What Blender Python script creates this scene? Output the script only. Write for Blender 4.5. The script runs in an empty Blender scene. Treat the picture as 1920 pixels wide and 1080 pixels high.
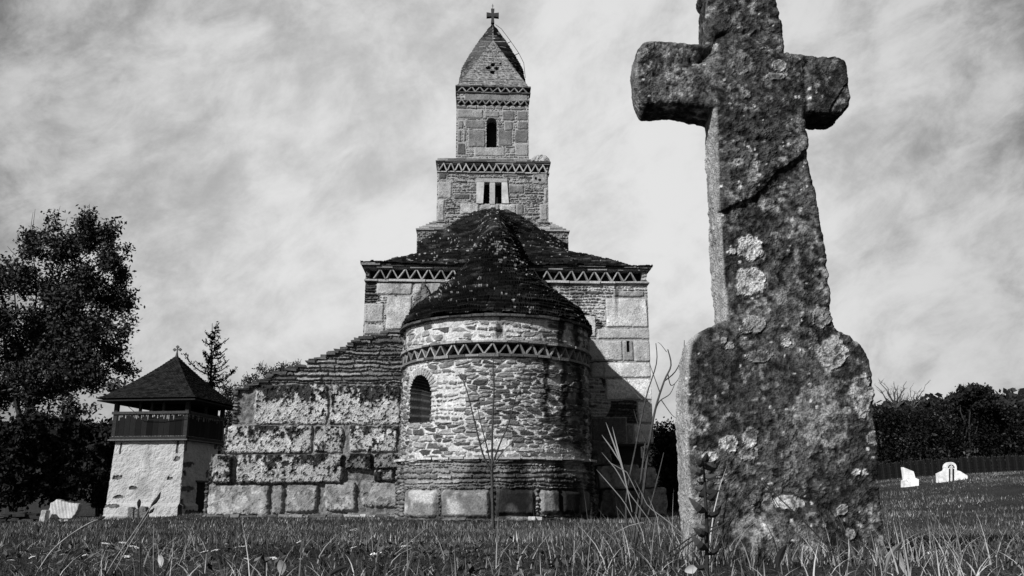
import bpy, bmesh, math, random
import numpy as np
from mathutils import Vector, Matrix
R = math.radians
rng = np.random.default_rng(7)
random.seed(7)
SC = bpy.context.scene
COL = SC.collection

# ------------------------------------------------------------------ camera
F_PX, PITCH = 1600.0, R(13.7)
EYE = np.array((0.0, 0.0, 0.45))
cam_d = bpy.data.cameras.new('camera')
cam_d.sensor_width = 36.0
cam_d.lens = 36.0 * F_PX / 1920.0
cam_d.clip_start, cam_d.clip_end = 0.05, 5000
cam = bpy.data.objects.new('camera', cam_d)
COL.objects.link(cam)
cam.location = EYE
cam.rotation_euler = (R(90) + PITCH, 0, 0)
SC.camera = cam

# ------------------------------------------------------------------ sun, sky, exposure
SUN_AZ, SUN_EL = R(40), R(31)          # degrees to the left of straight behind the camera, height
to_sun = Vector((-math.sin(SUN_AZ) * math.cos(SUN_EL), -math.cos(SUN_AZ) * math.cos(SUN_EL), math.sin(SUN_EL)))
sd = bpy.data.lights.new('sun', 'SUN')
sd.energy = 5.0
sd.angle = R(0.5)
sd.color = (1, 1, 1)                   # the photograph is black and white
sun = bpy.data.objects.new('sun', sd)
COL.objects.link(sun)
sun.rotation_euler = to_sun.to_track_quat('Z', 'Y').to_euler()
SC.view_settings.view_transform = 'Standard'
SC.view_settings.look = 'None'
SC.view_settings.exposure = 0.0
SC.view_settings.gamma = 1.0
SC.view_settings.use_curve_mapping = False
SC.cycles.max_bounces = 4
SC.cycles.diffuse_bounces = 2
SC.cycles.glossy_bounces = 1
SC.cycles.transmission_bounces = 0
SC.cycles.use_denoising = False if False else True


def sky_world():
    w = bpy.data.worlds.new('World')
    SC.world = w
    w.use_nodes = True
    nt = w.node_tree
    N, L = nt.nodes, nt.links
    N.clear()
    out = N.new('ShaderNodeOutputWorld')
    bg = N.new('ShaderNodeBackground')
    bg.inputs['Strength'].default_value = 0.1
    sky = N.new('ShaderNodeTexSky')
    sky.sky_type = 'NISHITA'
    sky.sun_disc = False
    sky.sun_elevation = SUN_EL
    sky.sun_rotation = math.pi + SUN_AZ
    # red filter: only a little of the blue sky's light is recorded
    filt = N.new('ShaderNodeSeparateColor')
    L.new(sky.outputs[0], filt.inputs[0])
    tc = N.new('ShaderNodeTexCoord')
    sep = N.new('ShaderNodeSeparateXYZ')
    L.new(tc.outputs['Generated'], sep.inputs[0])

    def mth(op, a, b=None, c=None, clamp=False):
        m = N.new('ShaderNodeMath')
        m.operation = op
        m.use_clamp = clamp
        for i, v in enumerate((a, b, c)):
            if v is None:
                continue
            if isinstance(v, (int, float)):
                m.inputs[i].default_value = v
            else:
                L.new(v, m.inputs[i])
        return m.outputs[0]
    den = mth('ADD', mth('MAXIMUM', sep.outputs[2], 0.0), 0.6)
    u = mth('DIVIDE', sep.outputs[0], den)
    v = mth('DIVIDE', sep.outputs[1], den)
    cmb = N.new('ShaderNodeCombineXYZ')
    L.new(u, cmb.inputs[0])
    L.new(v, cmb.inputs[1])

    def noise(scale, detail, rough, vec, rot=0, sc=(1, 1, 1), dist=0.0, loc=(0, 0, 0)):
        mp = N.new('ShaderNodeMapping')
        mp.inputs['Rotation'].default_value = (0, 0, rot)
        mp.inputs['Scale'].default_value = sc
        mp.inputs['Location'].default_value = loc
        L.new(vec, mp.inputs[0])
        n = N.new('ShaderNodeTexNoise')
        n.inputs['Scale'].default_value = scale
        n.inputs['Detail'].default_value = detail
        n.inputs['Roughness'].default_value = rough
        n.inputs['Distortion'].default_value = dist
        L.new(mp.outputs[0], n.inputs['Vector'])
        return n.outputs['Fac']
    gen = tc.outputs['Generated']

    def streak(scale, detail, rough, ang, stretch, dist, loc):
        # roll about the line of sight, then squeeze across the streaks
        mp = N.new('ShaderNodeMapping')
        mp.inputs['Rotation'].default_value = (0, ang, 0)
        mp.inputs['Location'].default_value = loc
        L.new(gen, mp.inputs[0])
        mq = N.new('ShaderNodeMapping')
        mq.inputs['Scale'].default_value = (1, 1, stretch)
        L.new(mp.outputs[0], mq.inputs[0])
        n = N.new('ShaderNodeTexNoise')
        n.inputs['Scale'].default_value = scale
        n.inputs['Detail'].default_value = detail
        n.inputs['Roughness'].default_value = rough
        n.inputs['Distortion'].default_value = dist
        L.new(mq.outputs[0], n.inputs['Vector'])
        return n.outputs['Fac']
    big = streak(2.3, 3, 0.5, R(28), 1.25, 0.5, (0.4, 0.2, 0.9))
    mid = streak(4.8, 9, 0.68, R(20), 1.25, 0.25, (2.3, 0.7, 0.1))
    fine = streak(13.0, 6, 0.60, R(35), 1.7, 0.4, (5.0, 0, 0))
    s = mth('ADD', mth('MULTIPLY', big, 0.34), mth('MULTIPLY', mid, 0.40))
    s = mth('ADD', s, mth('MULTIPLY', fine, 0.26))
    ramp = N.new('ShaderNodeMapRange')
    ramp.interpolation_type = 'SMOOTHSTEP'
    ramp.inputs['From Min'].default_value = 0.39
    ramp.inputs['From Max'].default_value = 0.60
    L.new(s, ramp.inputs['Value'])
    cloud = ramp.outputs[0]
    # cloud veil is thickest in the bank ahead and above the horizon, thinned behind to deepen the shade
    ahead = N.new('ShaderNodeMapRange')
    ahead.interpolation_type = 'SMOOTHSTEP'
    ahead.inputs['From Min'].default_value = -0.45
    ahead.inputs['From Max'].default_value = 0.75
    L.new(sep.outputs[1], ahead.inputs['Value'])
    # brightness of the veil: brightest low over the middle, greyer high up and to the sides
    dv = N.new('ShaderNodeVectorMath')
    dv.operation = 'DOT_PRODUCT'
    L.new(tc.outputs['Generated'], dv.inputs[0])
    c = Vector((0.0, math.cos(R(14)), math.sin(R(14))))
    dv.inputs[1].default_value = c
    glow = N.new('ShaderNodeMapRange')
    glow.interpolation_type = 'SMOOTHSTEP'
    glow.inputs['From Min'].default_value = 0.77
    glow.inputs['From Max'].default_value = 1.0
    glow.inputs['To Min'].default_value = 0.0
    glow.inputs['To Max'].default_value = 1.0
    L.new(dv.outputs['Value'], glow.inputs['Value'])
    lo = mth('ADD', mth('MULTIPLY', glow.outputs[0], 4.5), 0.6)   # gaps in the veil
    hi = mth('ADD', mth('MULTIPLY', glow.outputs[0], 2.4), 5.4)   # sunlit cloud
    val = mth('ADD', lo, mth('MULTIPLY', mth('SUBTRACT', hi, lo), cloud))
    clear = mth('MULTIPLY', filt.outputs[0], 0.50)
    mixv = mth('ADD', mth('MULTIPLY', val, ahead.outputs[0]),
               mth('MULTIPLY', clear, mth('SUBTRACT', 1.0, ahead.outputs[0])))
    L.new(mixv, bg.inputs['Color'])
    L.new(bg.outputs[0], out.inputs[0])


sky_world()

# ------------------------------------------------------------------ maths
cP, sP = math.cos(PITCH), math.sin(PITCH)


def ray(px, py):
    dx, dy = (px - 960.0) / F_PX, (540.0 - py) / F_PX
    return np.array((dx, cP - dy * sP, sP + dy * cP))


def W(px, py, Y):
    d = ray(px, py)
    return EYE + d * (Y / d[1])


def proj(P):
    """world points (...,3) -> photo pixels, used to lay relief and lichen on the near cross"""
    q = P - EYE
    f = q[..., 1] * cP + q[..., 2] * sP
    up = -q[..., 1] * sP + q[..., 2] * cP
    return 960 + F_PX * q[..., 0] / f, 540 - F_PX * up / f


def h3(ix, iy, iz, seed=0):
    n = (ix.astype(np.int64) * 374761393 + iy.astype(np.int64) * 668265263 + iz.astype(np.int64) * 2147483647 + seed * 974634777) & 0xffffffff
    n = ((n ^ (n >> 13)) * 1274126177) & 0xffffffff
    n = ((n ^ (n >> 16)) * 2246822519) & 0xffffffff
    return ((n ^ (n >> 15)) & 0xffffff) / float(0xffffff)


def vn(x, y, z=None, seed=0):
    x = np.asarray(x, float)
    y = np.asarray(y, float) + 0 * x
    z = 0 * x if z is None else np.asarray(z, float) + 0 * x
    ix, iy, iz = np.floor(x), np.floor(y), np.floor(z)
    fx, fy, fz = x - ix, y - iy, z - iz
    fx, fy, fz = (f * f * (3 - 2 * f) for f in (fx, fy, fz))
    r = 0
    for a in (0, 1):
        for b in (0, 1):
            for c in (0, 1):
                w = (fx if a else 1 - fx) * (fy if b else 1 - fy) * (fz if c else 1 - fz)
                r = r + w * h3(ix + a, iy + b, iz + c, seed)
    return r * 2 - 1


def fbm(x, y, z=None, o=4, seed=0, g=0.5):
    r, a, t = 0, 1.0, 0
    for i in range(o):
        f = 2.03 ** i
        r = r + a * vn(np.asarray(x) * f, np.asarray(y) * f, None if z is None else np.asarray(z) * f, seed + i * 17)
        t += a
        a *= g
    return r / t


def ss(a, b, x):
    t = np.clip((x - a) / (b - a), 0, 1)
    return t * t * (3 - 2 * t)


# ------------------------------------------------------------------ materials (all neutral: black and white place)
def mat_tone(name, tone=0.3, attr=True, rough=0.92, grain=60.0, gamt=0.35, bump=0.4, bdist=0.01, patch=0.15, pscale=6.0, spec=0.15, speck=0.0):
    m = bpy.data.materials.new(name)
    m.use_nodes = True
    nt = m.node_tree
    N, L = nt.nodes, nt.links
    b = N['Principled BSDF']
    b.inputs['Roughness'].default_value = rough
    b.inputs['Specular IOR Level'].default_value = spec
    tc = N.new('ShaderNodeTexCoord')

    def noise(s, d, r=0.6):
        n = N.new('ShaderNodeTexNoise')
        n.inputs['Scale'].default_value = s
        n.inputs['Detail'].default_value = d
        n.inputs['Roughness'].default_value = r
        L.new(tc.outputs['Object'], n.inputs['Vector'])
        return n.outputs['Fac']

    def mp(v, a, c, lo, hi):
        q = N.new('ShaderNodeMapRange')
        q.inputs['From Min'].default_value = a
        q.inputs['From Max'].default_value = c
        q.inputs['To Min'].default_value = lo
        q.inputs['To Max'].default_value = hi
        L.new(v, q.inputs['Value'])
        return q.outputs[0]

    def mul(a, c, op='MULTIPLY'):
        q = N.new('ShaderNodeMath')
        q.operation = op
        L.new(a, q.inputs[0])
        if isinstance(c, (int, float)):
            q.inputs[1].default_value = c
        else:
            L.new(c, q.inputs[1])
        return q.outputs[0]
    g = noise(grain, 4)
    f = mp(g, 0.3, 0.7, 1 - gamt, 1 + gamt)
    p = mp(noise(pscale, 4), 0.3, 0.7, 1 - patch, 1 + patch)
    v = mul(f, p)
    if attr:
        a = N.new('ShaderNodeAttribute')
        a.attribute_name = 'tone'
        v = mul(v, a.outputs['Fac'])
    else:
        v = mul(v, tone)
    if speck > 0:
        s = mp(noise(grain * 0.55, 3, 0.7), 0.60, 0.68, 0, speck)
        v = mul(v, s, 'ADD')
    L.new(v, b.inputs['Base Color'])
    if bump > 0:
        bm = N.new('ShaderNodeBump')
        bm.inputs['Strength'].default_value = bump
        bm.inputs['Distance'].default_value = bdist
        L.new(g, bm.inputs['Height'])
        L.new(bm.outputs[0], b.inputs['Normal'])
    return m


M_STONE = mat_tone('masonry', grain=34, gamt=0.38, bump=0.55, bdist=0.02)
M_SLATE = mat_tone('roof_slabs', spec=0.03, grain=26, gamt=0.5, bump=0.5, bdist=0.02)
M_CROSS = mat_tone('weathered_granite', spec=0.05, grain=150, gamt=0.75, bump=0.9, bdist=0.006, pscale=14, patch=0.35, speck=0.0)
M_PLASTER = mat_tone('lime_plaster', grain=26, gamt=0.10, bump=0.8, bdist=0.035, pscale=2.0, patch=0.14)
M_WOOD = mat_tone('dark_wood', grain=30, gamt=0.5, bump=0.4)
M_DARK = mat_tone('dark_inside', tone=0.012, attr=False)
M_LEAF = mat_tone('leaves', grain=3, gamt=0.3, bump=0, patch=0.2, spec=0.05, rough=0.7)
M_BARK = mat_tone('bark', grain=40, gamt=0.4, bump=0.5)
M_GRASS = mat_tone('grass_blades', grain=2, gamt=0.25, bump=0, patch=0.45, pscale=1.3, rough=0.8, spec=0.05)
M_SOIL = mat_tone('turf', tone=0.03, attr=False, grain=22, gamt=0.6, bump=1.0, bdist=0.05, pscale=1.2, patch=0.4)
M_WHITE = mat_tone('white_marble', grain=14, gamt=0.22, bump=0.4, patch=.3, pscale=3)
M_IRON = mat_tone('iron', tone=0.02, attr=False, rough=0.6)


# ------------------------------------------------------------------ mesh builders
def link(name, me, mat, parent=None, label=None, cat=None, group=None, kind=None):
    o = bpy.data.objects.new(name, me)
    COL.objects.link(o)
    if mat and not me.materials:
        me.materials.append(mat)
    if parent:
        o.parent = parent
    tag(o, label, cat, group, kind)
    return o


def tag(o, label=None, cat=None, group=None, kind=None):
    if label: o['label'] = label
    if cat: o['category'] = cat
    if group: o['group'] = group
    if kind: o['kind'] = kind
    return o


def empty(name, loc, rz=0.0, label=None, cat=None, group=None):
    o = bpy.data.objects.new(name, None)
    o.empty_display_size = 0.2
    COL.objects.link(o)
    o.location = loc
    o.rotation_euler = (0, 0, rz)
    return tag(o, label, cat, group)


def np_mesh(name, V, faces, tone=None, smooth=False):
    """faces: int array (n,3) or (n,4)"""
    me = bpy.data.meshes.new(name)
    V = np.asarray(V, np.float32).reshape(-1, 3)
    faces = np.asarray(faces, np.int32)
    n, k = faces.shape
    me.vertices.add(len(V))
    me.vertices.foreach_set('co', V.ravel())
    me.loops.add(n * k)
    me.loops.foreach_set('vertex_index', faces.ravel())
    me.polygons.add(n)
    me.polygons.foreach_set('loop_start', np.arange(0, n * k, k, dtype=np.int32))
    me.polygons.foreach_set('use_smooth', np.full(n, smooth))
    me.update(calc_edges=True)
    if tone is not None:
        a = me.attributes.new('tone', 'FLOAT', 'POINT')
        a.data.foreach_set('value', np.broadcast_to(np.asarray(tone, np.float32), (len(V),)).ravel().copy() if np.ndim(tone) == 0 else np.asarray(tone, np.float32).ravel())
    return me


def grid_faces(nv, nu, keep=None):
    i = np.arange(nv * nu).reshape(nv, nu)
    f = np.stack((i[:-1, :-1], i[:-1, 1:], i[1:, 1:], i[1:, :-1]), -1)
    if keep is not None:
        f = f[keep]
    return f.reshape(-1, 4)


class MB:
    """collects simple solids into one mesh"""
    def __init__(s):
        s.V, s.F, s.T = [], [], []

    def add(s, V, F, tone=0.3):
        b = len(s.V)
        s.V += [tuple(v) for v in V]
        s.F += [tuple(i + b for i in f) for f in F]
        s.T += [tone] * len(V)

    def box(s, c, size, rot=None, tone=0.3, jit=0.0):
        V = []
        for x in (-.5, .5):
            for y in (-.5, .5):
                for z in (-.5, .5):
                    v = Vector((x * size[0], y * size[1], z * size[2]))
                    if jit: v += Vector([random.uniform(-jit, jit) for _ in range(3)])
                    if rot is not None: v = rot @ v
                    V.append(v + Vector(c))
        s.add(V, [(0, 1, 3, 2), (4, 6, 7, 5), (0, 4, 5, 1), (2, 3, 7, 6), (0, 2, 6, 4), (1, 5, 7, 3)], tone)

    def bar(s, a, b, w, t, tone=0.3, up=(0, 1, 0)):
        a, b = Vector(a), Vector(b)
        d = (b - a)
        z = d.normalized()
        x = z.cross(Vector(up)).normalized()
        y = z.cross(x)
        rot = Matrix((x, y, z)).transposed()
        s.box((a + b) / 2, (w, t, d.length), rot, tone)

    def tube(s, pts, rad, n=6, tone=0.1, cap=True):
        pts = [Vector(p) for p in pts]
        if isinstance(rad, (int, float)): rad = [rad] * len(pts)
        rings = []
        prev = None
        V = []
        for i, p in enumerate(pts):
            d = (pts[min(i + 1, len(pts) - 1)] - pts[max(i - 1, 0)]).normalized()
            ref = prev if prev is not None else (Vector((1, 0, 0)) if abs(d.x) < 0.9 else Vector((0, 1, 0)))
            x = (ref - d * ref.dot(d)).normalized()
            prev = x
            y = d.cross(x)
            for k in range(n):
                an = 2 * math.pi * k / n
                V.append(p + (x * math.cos(an) + y * math.sin(an)) * rad[i])
        F = []
        for i in range(len(pts) - 1):
            for k in range(n):
                a, b = i * n + k, i * n + (k + 1) % n
                F.append((a, b, b + n, a + n))
        if cap:
            F.append(tuple(range(n - 1, -1, -1)))
            F.append(tuple(range((len(pts) - 1) * n, len(pts) * n)))
        s.add(V, F, tone)

    def prism(s, poly, y0, y1, tone=0.3):
        """polygon in x,z extruded from y0 to y1"""
        n = len(poly)
        V = [(x, y0, z) for x, z in poly] + [(x, y1, z) for x, z in poly]
        F = [tuple(range(n)), tuple(range(2 * n - 1, n - 1, -1))]
        for i in range(n):
            j = (i + 1) % n
            F.append((i, i + n, j + n, j))
        s.add(V, F, tone)

    def mesh(s, name, smooth=False):
        me = bpy.data.meshes.new(name)
        me.from_pydata([tuple(v) for v in s.V], [], s.F)
        a = me.attributes.new('tone', 'FLOAT', 'POINT')
        a.data.foreach_set('value', np.array(s.T, np.float32))
        if smooth:
            me.polygons.foreach_set('use_smooth', [True] * len(me.polygons))
        bm = bmesh.new()
        bm.from_mesh(me)
        bmesh.ops.recalc_face_normals(bm, faces=bm.faces)
        bm.to_mesh(me)
        bm.free()
        return me

    def obj(s, name, mat, parent=None, smooth=False, **k):
        return link(name, s.mesh(name, smooth), mat, parent, **k)


def remeshed(mb, voxel, it=4):
    """evaluate a voxel remesh of a collected solid, return verts, faces, normals"""
    me = mb.mesh('tmp')
    o = bpy.data.objects.new('tmp', me)
    COL.objects.link(o)
    md = o.modifiers.new('r', 'REMESH')
    md.mode = 'VOXEL'
    md.voxel_size = voxel
    md.adaptivity = 0
    sm = o.modifiers.new('s', 'SMOOTH')
    sm.iterations = it
    sm.factor = 0.5
    dg = bpy.context.evaluated_depsgraph_get()
    ev = o.evaluated_get(dg)
    em = ev.to_mesh()
    n = len(em.vertices)
    V = np.empty(n * 3, np.float32)
    em.vertices.foreach_get('co', V)
    NN = np.empty(n * 3, np.float32)
    em.vertex_normals.foreach_get('vector', NN)
    li = np.empty(len(em.loops), np.int32)
    em.loops.foreach_get('vertex_index', li)
    F = li.reshape(-1, 4)
    ev.to_mesh_clear()
    bpy.data.objects.remove(o)
    bpy.data.meshes.remove(me)
    return V.reshape(-1, 3).astype(float), F, NN.reshape(-1, 3).astype(float)


# ------------------------------------------------------------------ masonry: every stone cut into the wall's relief
def rubble(U, V, seed, hmin, hmax, amin, amax, joint, proud, tone, mort, mdepth=0.0, warp=0.03, rough=0.006):
    """returns height, tone"""
    r = np.random.default_rng(seed)
    Vw = V + warp * fbm(U * 1.7, V * 3.0, o=3, seed=seed) + warp * 0.35 * vn(U * 9, V * 9, seed=seed + 3)
    Uw = U + warp * 1.2 * fbm(U * 3, V * 9, o=2, seed=seed + 5)
    v0, v1 = Vw.min() - 0.1, Vw.max() + 0.1
    b = [v0]
    while b[-1] < v1:
        b.append(b[-1] + r.uniform(hmin, hmax) * (0.55 if r.random() < 0.3 else 1))
    b = np.array(b)
    row = np.clip(np.searchsorted(b, Vw) - 1, 0, len(b) - 2)
    H = np.zeros_like(U)
    T = np.zeros_like(U)
    D = np.zeros_like(U)
    P = np.zeros_like(U)
    u0, u1 = Uw.min() - 0.5, Uw.max() + 0.5
    for k in range(len(b) - 1):
        m = row == k
        if not m.any():
            continue
        h = b[k + 1] - b[k]
        ln = r.uniform(amin, amax, int((u1 - u0) / (h * amin) + 8)) * max(h, 0.05)
        c = np.concatenate(([u0], u0 + np.cumsum(ln)))
        uu, vv = Uw[m], Vw[m]
        j = np.clip(np.searchsorted(c, uu) - 1, 0, len(c) - 2)
        n = len(c)
        rt, rp, ta, tb = r.random(n), r.random(n), r.uniform(-1, 1, n), r.uniform(-1, 1, n)
        trim0, trim1 = r.uniform(0, 0.16, n) * h, r.uniform(0, 0.16, n) * h
        l, w = c[j], c[j + 1] - c[j]
        du = np.minimum(uu - l, l + w - uu)
        dv = np.minimum(vv - b[k] - trim0[j], b[k + 1] - trim1[j] - vv)
        rad = 0.3 * h
        a1, a2 = np.clip(rad - du, 0, None), np.clip(rad - dv, 0, None)
        d = rad - np.hypot(a1, a2)
        D[m] = np.where((du < rad) | (dv < rad), d, rad)
        P[m] = (0.35 + 0.65 * rp[j]) * proud + proud * 0.45 * (ta[j] * ((uu - l) / w - .5) + tb[j] * ((vv - b[k]) / h - .5))
        T[m] = tone[0] + (tone[1] - tone[0]) * rt[j] ** 1.3
    D = D + 0.010 * vn(U * 28, V * 28, seed=seed + 9) + 0.006 * vn(U * 60, V * 60, seed=seed + 10)
    s = ss(joint * 0.35, joint * 0.35 + 0.018, D)
    det = fbm(U * 16, V * 34, o=4, seed=seed + 12)
    H = s * (P + rough * 2.0 * det) + (1 - s) * (mdepth + 0.006 * fbm(U * 25, V * 25, o=2, seed=seed + 2))
    T = s * T * (1 + 0.5 * det) + (1 - s) * mort * (1 + 0.25 * fbm(U * 12, V * 12, o=3, seed=seed + 4))
    return H, T


def crazy(U, V, seed, a, b, joint, proud, tone, mort, mdepth=0.0, rough=0.006):
    """uncoursed rubble: jittered cells, flat-lying, of mixed sizes, deep pointing between"""
    Uw = U / a + 0.35 * fbm(U * 1.6, V * 1.6, o=3, seed=seed) + 0.10 * fbm(U * 11, V * 11, o=2, seed=seed + 1)
    Vw = V / b + 0.45 * fbm(U * 1.3, V * 1.8, o=3, seed=seed + 2) + 0.10 * fbm(U * 12, V * 12, o=2, seed=seed + 3)
    Uw = Uw + 0.5 * np.mod(np.floor(Vw), 2)
    iu, iv = np.floor(Uw), np.floor(Vw)
    f1 = np.full(U.shape, 9.0)
    f2 = np.full(U.shape, 9.0)
    cu = np.zeros_like(U)
    cv = np.zeros_like(U)
    for i in (-2, -1, 0, 1, 2):
        for j in (-1, 0, 1):
            gu, gv = iu + i, iv + j
            x = gu + 0.5 + 0.86 * (h3(gu, gv, 0 * gu, seed) - .5)
            y = gv + 0.5 + 0.62 * (h3(gu, gv, 0 * gu + 1, seed) - .5)
            wgt = 0.75 + 0.6 * h3(gu, gv, 0 * gu + 2, seed)
            dx, dy = (Uw - x) * wgt, (Vw - y) * (0.85 + 0.5 * wgt)
            d = (np.abs(dx) ** 2.6 + np.abs(dy) ** 2.6) ** (1 / 2.6)
            near = d < f1
            f2 = np.where(near, f1, np.minimum(f2, d))
            cu, cv = np.where(near, gu, cu), np.where(near, gv, cv)
            f1 = np.where(near, d, f1)
    D = (f2 - f1) * 0.5 * (a * 0.35 + b * 0.65) + 0.005 * vn(U * 40, V * 40, seed=seed + 5)
    r1, r2, r3 = (h3(cu, cv, 0 * cu + k, seed) for k in (5, 6, 7))
    gone = r3 > 0.93
    s = ss(joint * 0.30, joint * 0.30 + 0.014, D) * np.where(gone, 0.15, 1)
    det = fbm(U * 15, V * 34, o=4, seed=seed + 12)
    H = s * (proud * (0.35 + 0.65 * r2) * ss(0, b * .3, D) + proud * .5 * s * (r3 - .5) + rough * 2 * det) + (1 - s) * (mdepth + 0.007 * fbm(U * 25, V * 25, o=2, seed=seed + 2))
    T = s * (tone[0] + (tone[1] - tone[0]) * r1 ** 1.25) * (1 + .55 * det) + (1 - s) * mort * (1 + 0.28 * fbm(U * 12, V * 12, o=3, seed=seed + 4))
    return H, T


def block(U, V, H, T, rect, tone, proud, seed, pit=0.012, pitf=14.0, joint=0.02, jt=0.3, dark=0.35, topstain=0.0, round_=0.05, jd=-0.005, wb=1.0):
    x0, z0, x1, z1 = rect
    if x1 < x0: x0, x1 = x1, x0
    if z1 < z0: z0, z1 = z1, z0
    pad = 0.03
    m = (U > x0 - pad) & (U < x1 + pad) & (V > z0 - pad) & (V < z1 + pad)
    if not m.any():
        return
    u, v = U[m], V[m]
    wob = wb * (0.018 * fbm(u * 4, v * 4, o=3, seed=seed) + 0.008 * vn(u * 22, v * 22, seed=seed + 1))
    du = np.minimum(u - x0, x1 - u) + wob
    dv = np.minimum(v - z0, z1 - v) + wob
    rad = round_
    a1, a2 = np.clip(rad - du, 0, None), np.clip(rad - dv, 0, None)
    d = np.where((du < rad) | (dv < rad), rad - np.hypot(a1, a2), rad)
    ins = ss(joint * 0.3, joint * 0.3 + 0.02, d)
    edge = np.sqrt(np.clip(ss(0, rad, d), 0, 1))
    n1 = fbm(u * pitf, v * pitf, o=4, seed=seed + 2, g=0.72) * 1.15
    n2 = fbm(u * 2.6, v * 2.6, o=3, seed=seed + 3)
    pits = np.clip(n1 - 0.08, 0, 1)
    h = proud * edge + (0.012 + .015 * (wb > 1)) * n2 + (.022 * fbm(u * 5.5, v * 5.5, o=3, seed=seed + 8) if wb > 1 else 0) - pit * 3.2 * pits + pit * 0.7 * n1
    cover = ss(-0.25, 0.35, n2 + 0.5 * n1)
    t = tone * (1 + 0.22 * n1) * (1 - 0.30 * (1 - cover)) * (1 - dark * ss(0.02, 0.22, n1))
    if topstain > 0:
        mm_ = .12 + (v - z0) / (z1 - z0) + 0.95 * fbm(u * 6, v * 3.0, o=5, seed=seed + 6, g=.65) + 0.45 * n1
        k = ss(0.72, 0.95, mm_)
        k = np.maximum(k, ss(0.25, 0.42, n2 + 0.25 * n1))
        t = t * (1 - topstain * k)
    gap = d > -0.02
    Hn = ins * h + (1 - ins) * jd
    Tn = ins * t + (1 - ins) * jt
    inside = (du > -0.012) & (dv > -0.012)
    hh, tt = H[m], T[m]
    hh[inside] = Hn[inside]
    tt[inside] = Tn[inside]
    H[m], T[m] = hh, tt


def streaks(U, V, z_top, length, seed, f=5.0, lo=0.05, hi=0.4):
    """dark rain streaks that run down from a ledge"""
    n = fbm(U * f, V * 0.35, o=4, seed=seed)
    reach = length * (0.35 + 0.9 * np.clip(fbm(U * f * 1.7, 0 * V, o=3, seed=seed + 2) + 0.5, 0, 1))
    k = ss(lo, hi, n + 0.12 * fbm(U * 16, V * 16, o=2, seed=seed + 1)) * (1 - ss(reach * 0.5, reach, z_top - V)) * (V <= z_top)
    return k


def wall(name, parent, x0, x1, z0, z1, y, layout, step=0.02, holes=(), mat=M_STONE, skirt=0.42, keepfn=None):
    """front of a wall in the plane y, relief towards -y"""
    nu, nv = int((x1 - x0) / step) + 1, int((z1 - z0) / step) + 1
    us, vs = np.linspace(x0, x1, nu), np.linspace(z0, z1, nv)
    U, V = np.meshgrid(us, vs)
    H, T = layout(U, V)
    keep = np.ones((nv - 1, nu - 1), bool)
    uc, vc = (us[:-1] + us[1:]) / 2, (vs[:-1] + vs[1:]) / 2
    UC, VC = np.meshgrid(uc, vc)
    for h in holes:
        keep &= ~h(UC, VC)
    if keepfn is not None:
        keep &= keepfn(UC, VC)
    # skirt round the edge turns the relief into a solid
    Hp = np.pad(H, 1, mode='edge')
    Hp[0, :] = Hp[-1, :] = Hp[:, 0] = Hp[:, -1] = -skirt
    Up, Vp, Tp = (np.pad(a, 1, mode='edge') for a in (U, V, T))
    kp = np.pad(keep, 1, mode='edge')
    edge_bend = 0.0
    P = np.stack((Up, y - Hp, Vp), -1)
    me = np_mesh(name, P, grid_faces(nv + 2, nu + 2, kp), Tp)
    return link(name, me, mat, parent)


def arch_hole(xa, xb, za, zb, grow=0.0):
    r = (xb - xa) / 2 + grow
    c = (xa + xb) / 2
    zs = zb - (xb - xa) / 2

    def f(U, V):
        return ((np.abs(U - c) < r) & (V > za - grow) & (V < zs)) | ((np.hypot(U - c, V - zs) < r) & (V >= zs))
    return f


def rect_hole(xa, xb, za, zb):
    return lambda U, V: (U > xa) & (U < xb) & (V > za) & (V < zb)


# ------------------------------------------------------------------ terrain
def terr(x, y):
    x, y = np.asarray(x, float), np.asarray(y, float)
    z = 0.225 * (1 - ss(2.2, 13.5, y))
    z = z + 1.2 * ss(3.6, 17, x) * ss(6, 27, y) + 0.5 * ss(17, 40, x) * ss(20, 60, y)
    z = z - 0.46 * ss(7.4, 11.5, -x) * ss(11, 26, y)
    z = z + 0.015 * fbm(x * 1.4, y * 1.4, o=3, seed=5) + 0.008 * fbm(x * 5, y * 5, o=2, seed=6)
    return z


def tz(x, y):
    return float(terr(np.array([x]), np.array([y]))[0])

# ------------------------------------------------------------------ ground
def build_ground():
    xs = np.concatenate((-np.geomspace(900, 14, 30), np.arange(-13.5, 24, 0.25), np.geomspace(24.5, 900, 30)))
    ys = np.concatenate((-np.geomspace(300, 3, 14), np.arange(-2.5, 36, 0.25), np.geomspace(36.5, 1500, 34)))
    X, Y = np.meshgrid(xs, ys)
    Z = terr(X, Y)
    me = np_mesh('ground', np.stack((X, Y, Z), -1), grid_faces(len(ys), len(xs)), 0.05, True)
    link('ground', me, M_SOIL, kind='structure')


build_ground()

# ------------------------------------------------------------------ the church
YAW = R(2.4)
Y_N = 20.7
CX = W(927, 700, Y_N)[0]
church = empty('stone_church', (CX, Y_N, 0.0), YAW,
               'old rubble stone church with round apse and pointed bell tower, standing on the lawn', 'church')
_c, _s = math.cos(-YAW), math.sin(-YAW)


def to_loc(p):
    x, y = p[0] - CX, p[1] - Y_N
    return np.array((x * _c - y * _s, x * _s + y * _c, p[2]))


EL = to_loc(EYE)


def PL(px, py, yl):
    d = ray(px, py)
    dl = np.array((d[0] * _c - d[1] * _s, d[0] * _s + d[1] * _c, d[2]))
    q = EL + dl * ((yl - EL[1]) / dl[1])
    return q


def RC(x0, y0, x1, y1, yl):
    """a rectangle read off the photograph, as x/z on the facade plane"""
    a, b = PL(x0, y1, yl), PL(x1, y0, yl)
    return (a[0], a[2], b[0], b[2])


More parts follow.
